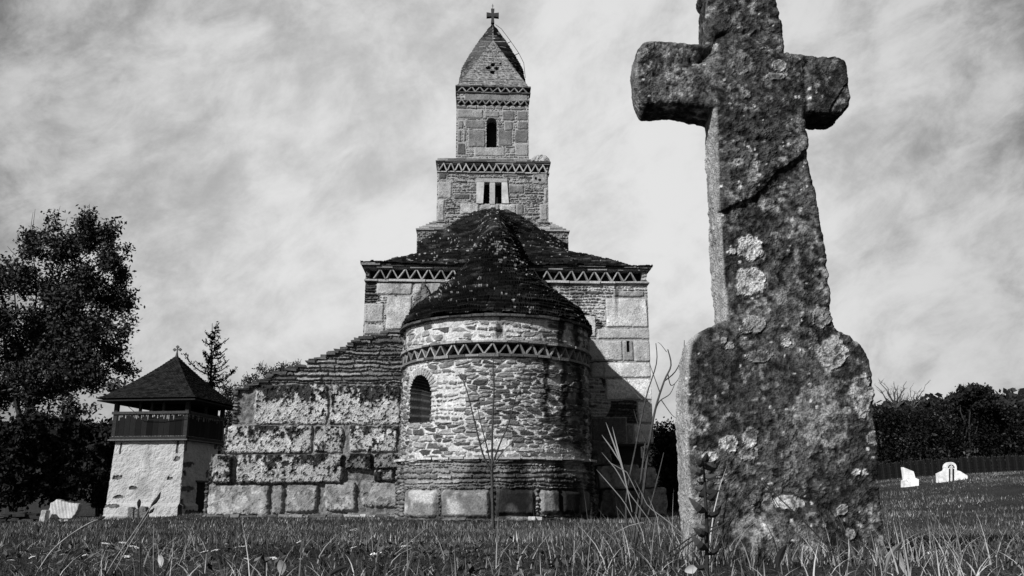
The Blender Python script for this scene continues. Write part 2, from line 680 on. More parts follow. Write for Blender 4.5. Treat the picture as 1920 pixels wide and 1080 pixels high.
# --- nave
zE = PL(947, 503, 0)[2]                       # eaves of the nave
nx0, nx1 = PL(682, 600, 0)[0], PL(1216, 600, 0)[0]
fr0, fr1 = PL(947, 527, 0)[2], PL(947, 507, 0)[2]   # zigzag frieze
zN_top = zE - 0.02


def lay_nave(U, V):
    H, T = rubble(U, V, 11, 0.05, 0.12, 1.8, 5.5, 0.018, 0.045, (0.08, 0.44), 0.48, -0.01)
    H2, T2 = rubble(U, V, 12, 0.045, 0.08, 3, 8, 0.010, 0.04, (0.06, 0.26), 0.05, -0.03)
    k = (fbm(U * 0.9, V * 1.1, o=2, seed=31) > 0.12)
    H, T = np.where(k, H2, H), np.where(k, T2, T)
    B = [(705, 530, 774, 553, .50), (723, 556, 773, 618, .48), (682, 569, 721, 605, .46), (682, 608, 722, 628, .42),
         (776, 530, 827, 552, .46), (776, 555, 826, 600, .42),
         (1136, 559, 1214, 614, .62), (1082, 592, 1118, 633, .55), (1120, 616, 1219, 636, .48),
         (1104, 638, 1167, 677, .56), (1168, 638, 1187, 677, .34), (1190, 638, 1219, 679, .42),
         (1107, 680, 1131, 708, .42), (1132, 680, 1221, 708, .66), (1136, 711, 1223, 750, .68),
         (1196, 753, 1224, 793, .68), (1110, 783, 1174, 831, .14), (1188, 795, 1226, 832, .68), (1175, 795, 1187, 832, .20),  # palest blocks: tone raised to lighten the apse's shadow on them
         (1150, 545, 1208, 557, .26)]
    for i, (a, b, c, d, t) in enumerate(B):
        block(U, V, H, T, RC(a, b, c, d, 0), t * 1.12, 0.035, 100 + i, pit=0.007, pitf=13, jt=0.30, dark=0.35)
    # weathering under the frieze and towards the ground
    s = streaks(U, V, fr0, 1.2, 5, 4.0, 0.1, 0.5)
    T = T * (1 - 0.6 * s)
    # frieze recess: its shade and dark staining painted into the tone
    band = ((V > fr0) & (V < fr1) & (U > nx0 + 0.10) & (U < nx1 - 0.14))
    H = np.where(band, -0.22, H)
    T = np.where(band, 0.02, T)
    # slot in the small block
    q = RC(1175, 640, 1180, 660, 0)
    sl = (U > q[0]) & (U < q[2]) & (V > q[1]) & (V < q[3])
    H = np.where(sl, -0.12, H)
    T = np.where(sl, 0.05, T)
    return H, T


hz = RC(1146, 831, 1226, 872, 0)
wall('nave_wall', church, nx0, nx1, 0.0, zN_top, 0.0, lay_nave, 0.018, holes=(rect_hole(hz[0], hz[2] + 9, -1, hz[3]),))
mb = MB()
N_DEPTH = 7.0
mb.box(((nx0 + nx1) / 2, 0.42 + N_DEPTH / 2, (zN_top + hz[3]) / 2), (nx1 - nx0 - 0.02, N_DEPTH, zN_top - hz[3]), tone=0.22)
mb.box(((nx0 + hz[0]) / 2, 0.42 + N_DEPTH / 2, hz[3] / 2 - 0.2), (hz[0] - nx0 - 0.02, N_DEPTH, hz[3] + 0.4), tone=0.22)
mb.box(((hz[0] + nx1) / 2, 1.1 + N_DEPTH / 2, hz[3] / 2 - 0.2), (nx1 - hz[0] - 0.1, N_DEPTH - 0.5, hz[3] + 0.39), tone=0.05)
mb.obj('nave_core', M_STONE, church)


def zigzag(name, xs_a, xs_b, za, zb, y, n, pos=None, tone=0.36, w=0.028):
    """row of V-set tiles between two slab strings; pos maps (u, z) -> point and tangent"""
    m = MB()
    du = (xs_b - xs_a) / n
    for i in range(n):
        j1, j2 = random.uniform(-.02, .02), random.uniform(-.02, .02)
        u0, u1, u2 = xs_a + i * du, xs_a + (i + .5) * du + j1, xs_a + (i + 1) * du
        for p, q in (((u0, za), (u1, zb)), ((u1, zb), (u2, za))):
            tt = tone * random.uniform(0.45, 1.05)
            p = (p[0] + random.uniform(-.014, .014), p[1])
            q = (q[0] + random.uniform(-.014, .014), q[1] + random.uniform(-.006, .006))
            m.bar(pos(p[0], p[1] + .01), pos(q[0], q[1] - .01), w, 0.15, tt, up=pos(q[0], 1, True))
    return m


def flat_pos(y):
    def f(u, z, nrm=False):
        return (0, 1, 0) if nrm else (u, y, z)
    return f


m = zigzag('f', nx0 + 0.22, nx1 - 0.30, fr0 + 0.01, fr1 - 0.01, 0, 22, flat_pos(-0.0))
m.obj('zigzag_frieze', M_STONE, church)


def string_slabs(pts_fn, u0, u1, z, th, out, seed, tone=(0.12, 0.4), lmin=0.25, lmax=0.6, depth=0.3):
    """a course of thin projecting slabs; pts_fn(u) -> (point on wall line, outward normal)"""
    r = random.Random(seed)
    m = MB()
    u = u0
    while u < u1:
        l = min(r.uniform(lmin, lmax), u1 - u + 0.02)
        a, na = pts_fn(u)
        b, nb = pts_fn(u + l)
        n = (Vector(na) + Vector(nb)).normalized()
        o1 = out * r.uniform(0.7, 1.15)
        mid = (Vector(a) + Vector(b)) / 2 + n * (o1 - depth / 2)
        d = (Vector(b) - Vector(a))
        x = d.normalized()
        y = Vector((0, 0, 1)).cross(x)
        rot = Matrix((x, y, Vector((0, 0, 1)))).transposed()
        t = th * r.uniform(0.75, 1.15)
        m.box((mid.x, mid.y, z + r.uniform(-.006, .006)), (d.length - 0.006, depth, t), rot, r.uniform(*tone), jit=0.006)
        u += l
    return m


front = lambda y: (lambda u: ((u, y, 0), (0, -1, 0)))
m = string_slabs(front(0), nx0 - 0.02, nx1 + 0.03, fr0 - 0.025, 0.05, 0.09, 3, (0.25, 0.5))
m.obj('string_course', M_STONE, church)
m = string_slabs(front(0), nx0 - 0.05, nx1 + 0.04, fr1 + 0.03, 0.05, 0.12, 4, (0.2, 0.5))
m.obj('string_course', M_STONE, church)
m = string_slabs(front(0), nx0 - 0.10, nx1 + 0.08, fr1 + 0.085, 0.05, 0.18, 5, (0.05, 0.25))
m.obj('eaves_slabs', M_SLATE, church)
zE2 = fr1 + 0.10


# --- roofs: fields of thin lapped stone slabs
def slab_courses(d_m, u, seed, pitch=0.11, amp=0.035, wmin=0.12, wmax=0.32, sp=0.02):
    """d_m distance up the slope in metres, u along the course"""
    d_w = d_m + 0.05 * fbm(u * 0.8, d_m * 0.8, o=3, seed=seed) + 0.018 * vn(u * 5, d_m * 5, seed=seed + 1)
    k = np.floor(d_w / pitch)
    f = d_w / pitch - k
    wv = wmin + (wmax - wmin) * h3(k, 0 * k, 0 * k, seed)
    off = h3(k, 0 * k + 1, 0 * k, seed) * 3
    q = (u + off) / wv + 0.25 * vn(u * 7, k * 3.1, seed=seed + 2)
    j = np.floor(q)
    g = q - j
    rnd = h3(k, j, 0 * k, seed + 5)
    rnd2 = h3(k, j, 0 * k + 1, seed + 5)
    edge = ss(0, 0.06, np.minimum(g, 1 - g))
    h = amp * (1 - f) * (0.55 + 0.8 * rnd) + 0.012 * (rnd2 - .5) - 0.02 * (1 - edge)
    t = 0.004 + 0.022 * rnd ** 2
    bright = (fbm(u * 13, d_m * 26, o=3, seed=seed + 21) + .35 * fbm(u * 1.5, d_m * 1.5, o=2, seed=seed + 22) > 0.52) & (f < 0.5)
    t = np.where(bright, 0.15 + 0.35 * rnd, t)
    # lichen-paled stretches along course edges
    ln = fbm(u * 2.2, k * 0.37, o=3, seed=seed + 8)
    t = t + 0.09 * ss(0.15, 0.5, ln) * (f < 0.45) * rnd
    t = t * (0.45 + 0.55 * edge)
    h = h + 0.010 * fbm(u * 14, d_m * 14, o=3, seed=seed + 3)
    return h, t


# nave roof: pyramid over the front, running back as a ridge to the tower and beyond
yT = 2.9                                        # front plane of the tower's lower storeys
zA = PL(925, 396, yT)[2]                        # top of the roof against the tower
hx = (nx1 - nx0) / 2 + 0.12
ncx = (nx0 + nx1) / 2


def nave_roof():
    st = 0.022
    xs = np.arange(-hx, hx + st, st)
    ys = np.arange(-0.22, 4.4, st)
    X, Y = np.meshgrid(xs, ys)
    bow = 0.03 * fbm(X * 0.7, Y * 0.7, o=2, seed=41)
    a = np.abs(X) / hx
    b = 1 - (Y + 0.22) / (yT + 0.22)
    sm = 8.0
    d = np.log(np.exp(sm * a) + np.exp(sm * np.clip(b, 0, 1))) / sm - 0.0
    d = np.clip(d, 0, 1.0)
    t = 1 - d
    zz = zE2 + (zA - zE2) * np.interp(t, [0, .12, .28, .40, .52, .62, .73, .85, .93, 1], [0, .10, .22, .295, .385, .51, .67, .857, .95, 1]) + bow
    side = a > b
    along = np.where(side, Y, X)
    dist = np.where(side, (1 - a) * hx, (1 - b) * (yT + 0.22)) * 1.25
    h, tn = slab_courses(dist, along, 51, pitch=0.085, amp=0.045, wmin=.09, wmax=.24)
    gy, gx = np.gradient(zz, st)
    nl = np.sqrt(1 + gx ** 2 + gy ** 2)
    P = np.stack((X + ncx - gx / nl * h, Y - gy / nl * h, zz + h / nl), -1)
    me = np_mesh('nave_roof', P, grid_faces(len(ys), len(xs)), tn)
    link('nave_roof', me, M_SLATE, church)


nave_roof()
mb = MB()
mb.prism([(nx0 - 0.08, zE2 - 0.04), (nx1 + 0.08, zE2 - 0.04), (ncx, zA - 0.2)], 4.3, 7.3, 0.04)
mb.box((ncx, 3.6, zE2 - 0.03), (2 * hx - 0.06, 7.5, 0.05), tone=0.05)
mb.obj('rear_roof', M_SLATE, church)

# --- apse: half-round, drum wall on a plinth
AX, AY = PL(930, 700, -2.2)[0], -2.2
AR = PL(1105, 700, -2.2)[0] - AX
AR *= 0.992


def pix_cyl(px, py, rad=None):
    rad = rad or AR
    d = ray(px, py)
    dl = np.array((d[0] * _c - d[1] * _s, d[0] * _s + d[1] * _c, d[2]))
    o = EL - np.array((AX, AY, 0))
    a = dl[0] ** 2 + dl[1] ** 2
    b = 2 * (o[0] * dl[0] + o[1] * dl[1])
    c = o[0] ** 2 + o[1] ** 2 - rad ** 2
    disc = max(b * b - 4 * a * c, 0)
    t = (-b - math.sqrt(disc)) / (2 * a)
    p = o + t * dl
    return math.atan2(p[0], -p[1]) * AR, p[2]


def cyl_pos(rad):
    def f(u, z, nrm=False):
        th = u / AR
        if nrm:
            return (math.sin(th), -math.cos(th), 0)
        return (AX + rad * math.sin(th), AY - rad * math.cos(th), z)
    return f


def cyl_line(rad):
    def f(u):
        th = u / AR
        return (AX + rad * math.sin(th), AY - rad * math.cos(th), 0), (math.sin(th), -math.cos(th), 0)
    return f


az_e = pix_cyl(930, 591)[1]
az_f1 = pix_cyl(930, 642)[1]
az_f0 = pix_cyl(930, 664)[1]
az_s = pix_cyl(930, 859)[1]
az_b = pix_cyl(930, 917)[1]
wu, wz1 = pix_cyl(786, 703)
wz0 = pix_cyl(786, 792)[1]
WIN_U, WIN_HW, WIN_Z0, WIN_Z1 = wu, 0.36, wz0, wz1
UMAX = R(112) * AR


def lay_apse(U, V):
    H, T = rubble(U, V, 21, 0.06, 0.14, 1.2, 3.8, 0.036, 0.04, (0.04, 0.32), 0.50, 0.0, warp=0.05)
    Hb, Tb = rubble(U, V, 27, 0.09, 0.20, 0.9, 2.4, 0.040, 0.045, (0.04, 0.32), 0.50, 0.0, warp=0.06)
    k = fbm(U * 0.9, V * 0.9, o=2, seed=24) > 0.08
    Hc, Tc = crazy(U, V, 28, 0.27, 0.085, 0.026, 0.055, (0.04, 0.32), 0.50)
    Hd, Td = crazy(U, V, 29, 0.36, 0.125, 0.032, 0.055, (0.05, 0.32), 0.50)
    k2 = fbm(U * 1.1, V * 1.3, o=2, seed=25) > 0.10
    Hc, Tc = np.where(k2, Hd, Hc), np.where(k2, Td, Tc)
    H, T = np.where(k, H, Hc), np.where(k, T, Tc)
    # upper drum: paler, heavily pointed
    H3, T3 = rubble(U, V, 22, 0.07, 0.16, 1.2, 3.4, 0.050, 0.04, (0.09, 0.36), 0.52, 0.004, warp=0.07)
    Hc, Tc = crazy(U, V, 38, 0.30, 0.12, 0.045, 0.04, (0.07, 0.34), 0.50)
    k3 = fbm(U * 1.4, V * 1.3, o=2, seed=26) > -0.05
    H3, T3 = np.where(k3, Hc, H3), np.where(k3, Tc, T3)
    up = V > az_f1
    H, T = np.where(up, H3, H), np.where(up, T3, T)
    # plinth zone: flat slabs, little mortar
    H4, T4 = rubble(U, V, 23, 0.05, 0.11, 2.2, 5.5, 0.016, 0.05, (0.08, 0.38), 0.22, -0.015, warp=0.04)
    lowz = V < az_s
    H, T = np.where(lowz, H4 + 0.06, H), np.where(lowz, T4, T)
    ed = [(762, 919, 823, 972, .60), (827, 921, 921, 972, .52), (928, 920, 1002, 968, .12), (1010, 916, 1048, 965, .34), (1050, 920, 1085, 965, .12), (1086, 920, 1101, 965, .12)]
    for i, (a, b, c, d, t) in enumerate(ed):
        p, q = pix_cyl(a, d), pix_cyl(c, b)
        block(U, V, H, T, (p[0], p[1], q[0], az_b), t, 0.12, 300 + i, pit=0.006, pitf=7, jt=0.12, dark=0.25, round_=0.09, jd=0.03)
    # frieze: shade and stain of the recess painted nearly black
    band = (V > az_f0) & (V < az_f1)
    H = np.where(band, -0.22, H)
    T = np.where(band, 0.02, T)
    # arch ring of set-on-edge slabs round the window
    zs = WIN_Z1 - WIN_HW
    rr = np.hypot(U - WIN_U, np.maximum(V - zs, 0))
    an = np.arctan2(V - zs, U - WIN_U)
    ring = (rr < WIN_HW + 0.17) & (V > zs)
    fr = np.mod(an / math.pi * 19 + 0.3 * fbm(U * 9, V * 9, o=2, seed=4), 1)
    s = ss(0.22, 0.4, np.minimum(fr, 1 - fr) * 2) * ss(WIN_HW + 0.17, WIN_HW + 0.14, rr)
    H = np.where(ring, 0.01 + 0.03 * s, H)
    T = np.where(ring, 0.56 * (1 - s) + s * 0.30, T)
    # black crusts: below the eaves, below the frieze, down the right flank
    st = streaks(U, V, az_e, 1.0, 61, 3.4, 0.12, 0.36) * (V > az_f1)
    st = np.maximum(st, 0.8 * streaks(U, V, az_f0, 0.55, 62, 3.0, 0.05, 0.4))
    for (uc_, w_, ztop, ln) in ((pix_cyl(1022, 700)[0], .09, az_f0, 1.6), (pix_cyl(1057, 700)[0], .13, az_e, 3.2), (pix_cyl(1085, 700)[0], .18, az_e, 2.6), (pix_cyl(940, 600)[0], .10, az_e, .55)):
        x = np.abs(U - uc_ + 0.10 * fbm(0 * U, V * 2.2, o=2, seed=65)) + 0.10 * fbm(U * 9, V * 5, o=3, seed=66)
        st = np.maximum(st, (1 - ss(w_ * 0.3, w_ * 1.3, x)) * (1 - ss(ln * 0.6, ln, ztop - V)) * (V < ztop))
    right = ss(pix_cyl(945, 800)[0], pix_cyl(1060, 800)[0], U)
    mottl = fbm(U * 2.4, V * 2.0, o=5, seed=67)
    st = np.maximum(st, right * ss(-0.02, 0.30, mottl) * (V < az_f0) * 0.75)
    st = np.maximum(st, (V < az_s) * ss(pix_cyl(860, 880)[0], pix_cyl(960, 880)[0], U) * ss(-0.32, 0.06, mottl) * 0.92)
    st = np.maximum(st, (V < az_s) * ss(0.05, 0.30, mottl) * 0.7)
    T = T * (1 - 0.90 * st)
    return H, T


def build_apse():
    step = 0.015
    nu, nv = int(2 * UMAX / step), int((az_e + 0.15) / step)
    us, vs = np.linspace(-UMAX, UMAX, nu), np.linspace(-0.15, az_e, nv)
    U, V = np.meshgrid(us, vs)
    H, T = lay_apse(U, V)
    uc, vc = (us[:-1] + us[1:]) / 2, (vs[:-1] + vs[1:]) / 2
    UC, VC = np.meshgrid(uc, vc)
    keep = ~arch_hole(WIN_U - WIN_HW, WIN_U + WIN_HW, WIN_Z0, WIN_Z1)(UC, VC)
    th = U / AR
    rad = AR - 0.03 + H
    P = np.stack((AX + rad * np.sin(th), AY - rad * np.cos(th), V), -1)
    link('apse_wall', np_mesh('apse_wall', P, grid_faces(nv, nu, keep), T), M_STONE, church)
    # zigzag of tiles, set round the drum
    m = zigzag('z', -R(84) * AR, R(84) * AR, az_f0 + 0.012, az_f1 - 0.012, 0, 22, cyl_pos(AR - 0.07), 0.32, 0.028)
    m.obj('zigzag_frieze', M_STONE, church)
    string_slabs(cyl_line(AR), -R(92) * AR, R(92) * AR, az_f0 - 0.02, 0.05, 0.05, 31, (0.06, 0.28), .2, .4).obj('string_course', M_STONE, church)
    string_slabs(cyl_line(AR), -R(92) * AR, R(92) * AR, az_f1 + 0.025, 0.05, 0.06, 32, (0.12, 0.34), .2, .4).obj('string_course', M_STONE, church)
    string_slabs(cyl_line(AR), -R(92) * AR, R(92) * AR, az_s + 0.005, 0.045, 0.11, 33, (0.3, 0.55), .2, .5).obj('plinth_course', M_STONE, church)
    # window: deep reveal, narrow light
    m = MB()
    n = 60
    prof = []
    zs = WIN_Z1 - WIN_HW
    for i in range(14):
        prof.append((WIN_U - WIN_HW, WIN_Z0 + (zs - WIN_Z0) * i / 14))
    for i in range(n + 1):
        a = math.pi * (1 - i / n)
        prof.append((WIN_U + WIN_HW * math.cos(a), zs + WIN_HW * math.sin(a)))
    for i in range(14):
        prof.append((WIN_U + WIN_HW, zs + (WIN_Z0 - zs) * (i + 1) / 14))
    cx = WIN_U / AR
    n_out = Vector((math.sin(cx), -math.cos(cx), 0))
    tan = Vector((math.cos(cx), math.sin(cx), 0))
    cen = Vector((AX, AY, 0)) + n_out * AR

    def pt(u, z, dep, k):
        uu = (u - WIN_U) * k
        zz = WIN_Z0 + (z - WIN_Z0) * (0.75 + 0.25 * k)
        if dep == 0:
            t = u / AR
            return Vector((AX + (AR - 0.01) * math.sin(t), AY - (AR - 0.01) * math.cos(t), z))
        q = cen + tan * uu - n_out * dep
        return Vector((q.x, q.y, zz))
    V, F, T = [], [], []
    for i, (u, z) in enumerate(prof):
        lip = 0.012 * (1 if (i // 2) % 2 else -1)
        kk = 1.0
        V += [pt(u, z, 0, 1), pt(u * 1.0, z, 0.28, 0.86 + lip), pt(u, z, 0.55, 0.52 + lip), pt(u, z, 0.95, 0.50)]
        tt = 0.03 if i % 4 else 0.13
        T += [tt, tt, tt * 0.8, tt * 0.5]
    for i in range(len(prof) - 1):
        for j in range(3):
            F.append((i * 4 + j, i * 4 + j + 1, i * 4 + 5 + j, i * 4 + 4 + j))
    k = (len(prof) - 1) * 4
    for j in range(3):
        F.append((j, k + j, k + j + 1, j + 1))
    w = MB()
    w.V, w.F, w.T = V, F, T
    win = w.obj('window', M_STONE, church)
    w = MB()
    w.add([pt(u, z, 0.93, 0.6) for u, z in prof], [tuple(range(len(prof)))], 0.01)  # black sheet in place of the unlit inside
    w.obj('dark_back', M_DARK, win)


build_apse()


# apse roof: concave slab-covered half cone that runs back into the nave roof
def apse_roof():
    kn = [(1107, 617), (1087, 592), (1062, 573), (1036, 552), (1012, 533), (990, 508), (972, 474), (952, 448), (934, 432)]
    rs, zs = [], []
    for px, py in kn:
        q = PL(px, py, AY)
        rs.append(q[0] - AX)
        zs.append(q[2])
    rs, zs = np.array(rs), np.array(zs)
    zs[0] = az_e + 0.02
    rtop = rs[-1]
    RE = rs[0] + 0.02
    st = 0.0135
    xs = np.arange(-RE - 0.02, RE + 0.02 + st, st)
    ys = np.arange(-RE - 0.02, yT - AY, st)
    X, Y = np.meshgrid(xs, ys)
    r = np.where(Y < 0, np.hypot(X, Y), np.abs(X))
    th = np.where(Y < 0, np.arctan2(X, -Y), 0)
    r_s = r[::1]
    z = np.interp(r_s, rs[::-1], zs[::-1])
    z0 = zs[-1]
    # soften the very top
    z = z - 0.04 * np.exp(-(r / 0.12) ** 2)
    back = Y >= 0
    hk = [(927, 395), (950, 398), (972, 408), (1007, 430), (1040, 449), (1069, 466), (1110, 480)]
    hr = np.array([PL(a, b, yT)[0] - AX for a, b in hk])
    hzz = np.array([PL(a, b, yT)[2] for a, b in hk])
    hump = np.interp(r, hr, hzz)
    kY = np.clip(Y / (yT - AY), 0, 1)
    kY = kY + (ss(.45, 1, kY) - kY) * ss(.1, .7, r)
    z = np.where(back, z * (1 - kY) + hump * kY, z)
    sl = np.interp(r, rs[::-1], (np.concatenate(([0], np.cumsum(np.hypot(np.diff(rs), np.diff(zs))))))[::-1])
    along = np.where(Y < 0, th * np.maximum(r, 0.25), Y + 7.0)
    sl = np.where(Y < 0, sl, (zA - z) * 1.35 + 3)
    along = np.where(Y < 0, along, X + 9)
    h, tn = slab_courses(sl, along, 71, pitch=0.080, amp=0.062, wmin=0.10, wmax=0.30)
    z = z + 0.03 * fbm(X * 1.2, Y * 1.2, o=2, seed=9)
    gy, gx = np.gradient(z, st)
    gx, gy = np.clip(gx, -3, 3), np.clip(gy, -3, 3)
    nl = np.sqrt(1 + gx ** 2 + gy ** 2)
    rc = r[:-1, :-1]
    lim = RE - 0.03 + 0.035 * vn(th[:-1, :-1] * 9, 0 * rc, seed=3)
    keep = rc < lim
    P = np.stack((X + AX - gx / nl * h, Y + AY - gy / nl * h, z + h / nl), -1)
    link('apse_roof', np_mesh('apse_roof', P, grid_faces(len(ys), len(xs), keep), tn), M_SLATE, church)
    m = string_slabs(cyl_line(RE - 0.01), -R(100) * AR, R(100) * AR, az_e + 0.0, 0.045, 0.02, 34, (0.02, 0.10), .16, .35, depth=0.5)
    m.obj('eaves_slabs', M_SLATE, church)
    return rs, zs


apse_roof()


# --- tower
def tier(name, x0, x1, z0, z1, y, depth, layout, step, holes=(), tone=0.22, top=True):
    wall(name, church, x0, x1, z0, z1, y, layout, step, holes=holes)
    m = MB()
    m.box(((x0 + x1) / 2, y + 0.40 + (depth - 0.4) / 2, (z0 + z1) / 2), (x1 - x0 - 0.03, depth - 0.4, z1 - z0), tone=0.02)  # core near black, to read as dark inside the openings
    m.box((x0 + 0.06, y + 0.3 + depth / 2 - 0.15, (z0 + z1) / 2), (0.12, depth - 0.3, z1 - z0 + 0.004), tone=tone)
    m.box((x1 - 0.06, y + 0.3 + depth / 2 - 0.15, (z0 + z1) / 2), (0.12, depth - 0.3, z1 - z0 + 0.004), tone=tone)
    if top:
        m.box(((x0 + x1) / 2, y + depth / 2, z1 - 0.02), (x1 - x0 - 0.04, depth - 0.04, 0.04), tone=tone * 0.5)
    m.obj(name + '_core', M_STONE, church)


# lowest, stepped shoulder just above the nave roof
a = PL(781, 470, yT - 0.05)
b = PL(1066, 470, yT - 0.05)
sx0, sx1 = a[0], b[0]
zs0 = PL(925, 475, yT)[2] - 0.8
zsh = PL(925, 434, yT)[2]


def lay_slabs(seed, hm=(0.045, 0.10), tone=(0.10, 0.40), mort=0.18, ju=0.014):
    def f(U, V):
        H, T = rubble(U, V, seed, hm[0], hm[1], 2.0, 6.0, ju, 0.045, tone, mort, -0.02)
        return H, T
    return f


tier('tower_shoulder', sx0, sx1, zs0, zsh, yT - 0.05, 4.0, lay_slabs(81), 0.022)
m = MB()
mxa = PL(819, 415, yT)[0]
mxb = PL(1028, 415, yT)[0]
zst = PL(925, 414, yT)[2]
nst = 6
for i in range(nst):
    f0 = i / nst
    xa = sx0 - 0.04 + (mxa - sx0) * f0
    xb = sx1 + 0.04 + (mxb - sx1) * f0
    za = zsh + (zst - zsh) * i / nst
    zb = zsh + (zst - zsh) * (i + 1) / nst
    r_ = random.Random(i)
    x = xa
    while x < xb - 0.05:
        l = min(r_.uniform(.25, .6), xb - x)
        yy = yT - 0.09 + 0.03 * f0
        m.box((x + l / 2, yy + 2.0, (za + zb) / 2), (l - 0.012, 4.0 - 0.3 * f0, zb - za - 0.008), tone=r_.uniform(.10, .36), jit=0.008)
        x += l
m.obj('stepped_slabs', M_STONE, church)

# belfry storey with the paired window
tx0, tx1 = PL(819.5, 360, yT)[0], PL(1028, 360, yT)[0]
tz1 = PL(925, 303, yT)[2]
tf0, tf1 = PL(925, 323, yT)[2], PL(925, 309, yT)[2]
WA, WB = RC(905, 342, 918, 382, yT), RC(928, 342, 942, 382, yT)


def lay_mid(U, V):
    H, T = rubble(U, V, 91, 0.04, 0.085, 2.0, 5.5, 0.012, 0.04, (0.09, 0.36), 0.30, -0.015)
    y = yT
    B = [(820, 340, 848, 372, .50), (819, 374, 834, 414, .46), (998, 325, 1027, 346, .34), (1012, 383, 1027, 414, .42),
         (953, 347, 983, 363, .22), (863, 382, 898, 402, .48), (900, 383, 936, 394, .42), (937, 382, 968, 402, .50), (1020, 353, 1027, 380, .45),
         (822, 324, 838, 336, .14), (865, 346, 882, 353, .20), (850, 363, 881, 374, .16), (968, 383, 982, 405, .2), (942, 324, 972, 333, .3)]
    for i, (a, b, c, d, t) in enumerate(B):
        block(U, V, H, T, RC(a, b, c, d, y), t, 0.03, 400 + i, pit=0.008, pitf=12, jt=0.3)
    band = (V > tf0) & (V < tf1) & (U > tx0 + 0.05) & (U < tx1 - 0.05)
    H = np.where(band, -0.2, H)
    T = np.where(band, 0.02, T)  # recess shade and staining put into the tone
    for (px, py) in ((1005, 335), (1012, 338)):
        q = PL(px, py, y)
        k = np.hypot(U - q[0], V - q[2]) < 0.035
        H = np.where(k, -0.1, H)
        T = np.where(k, 0.05, T)
    return H, T


tier('tower_storey', tx0, tx1, zst - 0.3, tz1, yT, 3.1, lay_mid, 0.02,
     holes=(rect_hole(WA[0], WA[2], WA[1], WA[3]), rect_hole(WB[0], WB[2], WB[1], WB[3])))
zigzag('z', tx0 + 0.06, tx1 - 0.05, tf0 + 0.01, tf1 - 0.005, 0, 14, flat_pos(yT), 0.46, 0.03).obj('zigzag_frieze', M_STONE, church)
string_slabs(front(yT), tx0 - 0.02, tx1 + 0.02, tf0 - 0.015, 0.035, 0.05, 41, (.2, .4)).obj('string_course', M_STONE, church)
string_slabs(front(yT), tx0 - 0.03, tx1 + 0.03, tf1 + 0.02, 0.04, 0.07, 42, (.08, .3)).obj('string_course', M_STONE, church)
string_slabs(front(yT), tx0 - 0.06, tx1 + 0.06, tf1 + 0.065, 0.04, 0.11, 43, (.04, .2), depth=1.2).obj('cornice_slabs', M_STONE, church)
win = MB()
q = RC(893, 341, 906, 382, yT)
win.prism([(q[0], q[1]), (q[2] - 0.0, q[1]), (q[2] + 0.03, q[3]), (q[0], q[3])], yT - 0.05, yT + 0.3, .44)
q2 = RC(941, 341, 954, 382, yT)
win2 = MB()
win2.prism([(q2[0], q2[1]), (q2[2], q2[1]), (q2[2] - .05, q2[3]), (q2[0] - 0.01, q2[3])], yT - 0.05, yT + 0.3, .46)
wo = empty('window', (0, 0, 0))
wo.parent = church
win.obj('jamb', M_WHITE, wo)
win2.obj('jamb', M_WHITE, wo)
w = MB()
q = RC(918, 341, 928, 383, yT)
w.box(((q[0] + q[2]) / 2, yT + 0.02, (q[1] + q[3]) / 2), (q[2] - q[0], 0.12, q[3] - q[1]), tone=.38)
w.obj('mullion', M_WHITE, wo)
w = MB()
q = RC(893, 336, 951, 342, yT)
w.box(((q[0] + q[2]) / 2, yT + 0.08, (q[1] + q[3]) / 2), (q[2] - q[0], 0.26, q[3] - q[1]), tone=.34)
w.obj('lintel', M_STONE, wo)
w = MB()
w.box(((WA[0] + WB[2]) / 2, yT + 0.36, (WA[1] + WA[3]) / 2), (WB[2] - WA[0] + 0.1, 0.02, WA[3] - WA[1] + .1), tone=.01)  # black sheet behind both openings, painted for their dark inside
w.obj('dark_back', M_DARK, wo)

# upper storey
yU = yT + 0.50
ux0, ux1 = PL(855.5, 240, yU)[0], PL(991.5, 240, yU)[0]
uz0, uz1 = tz1, PL(925, 163, yU)[2]
zst1 = PL(925, 297, yU)[2]
m = MB()
for i in range(4):
    f0 = i / 4
    za, zb = tz1 + (zst1 - tz1) * f0, tz1 + (zst1 - tz1) * (i + 1) / 4
    xa, xb = tx0 - .02 + (ux0 - tx0) * (f0 ** .7), tx1 + .02 + (ux1 - tx1) * (f0 ** .7)
    x = xa
    while x < xb - .05:
        l = min(random.uniform(.25, .55), xb - x)
        yy = yT - 0.04 + (yU - yT) * f0 * 0.8
        m.box((x + l / 2, yy + 1.4, (za + zb) / 2), (l - 0.01, 2.8 - 0.8 * f0, zb - za - 0.006), tone=random.uniform(.06, .26), jit=0.008)
        x += l
m.obj('stepped_slabs', M_STONE, church)
UW = RC(912, 221, 931.5, 277, yU)
fa0, fa1 = PL(925, 174, yU)[2], PL(925, 166, yU)[2]
fb0, fb1 = PL(925, 197, yU)[2], PL(925, 190, yU)[2]


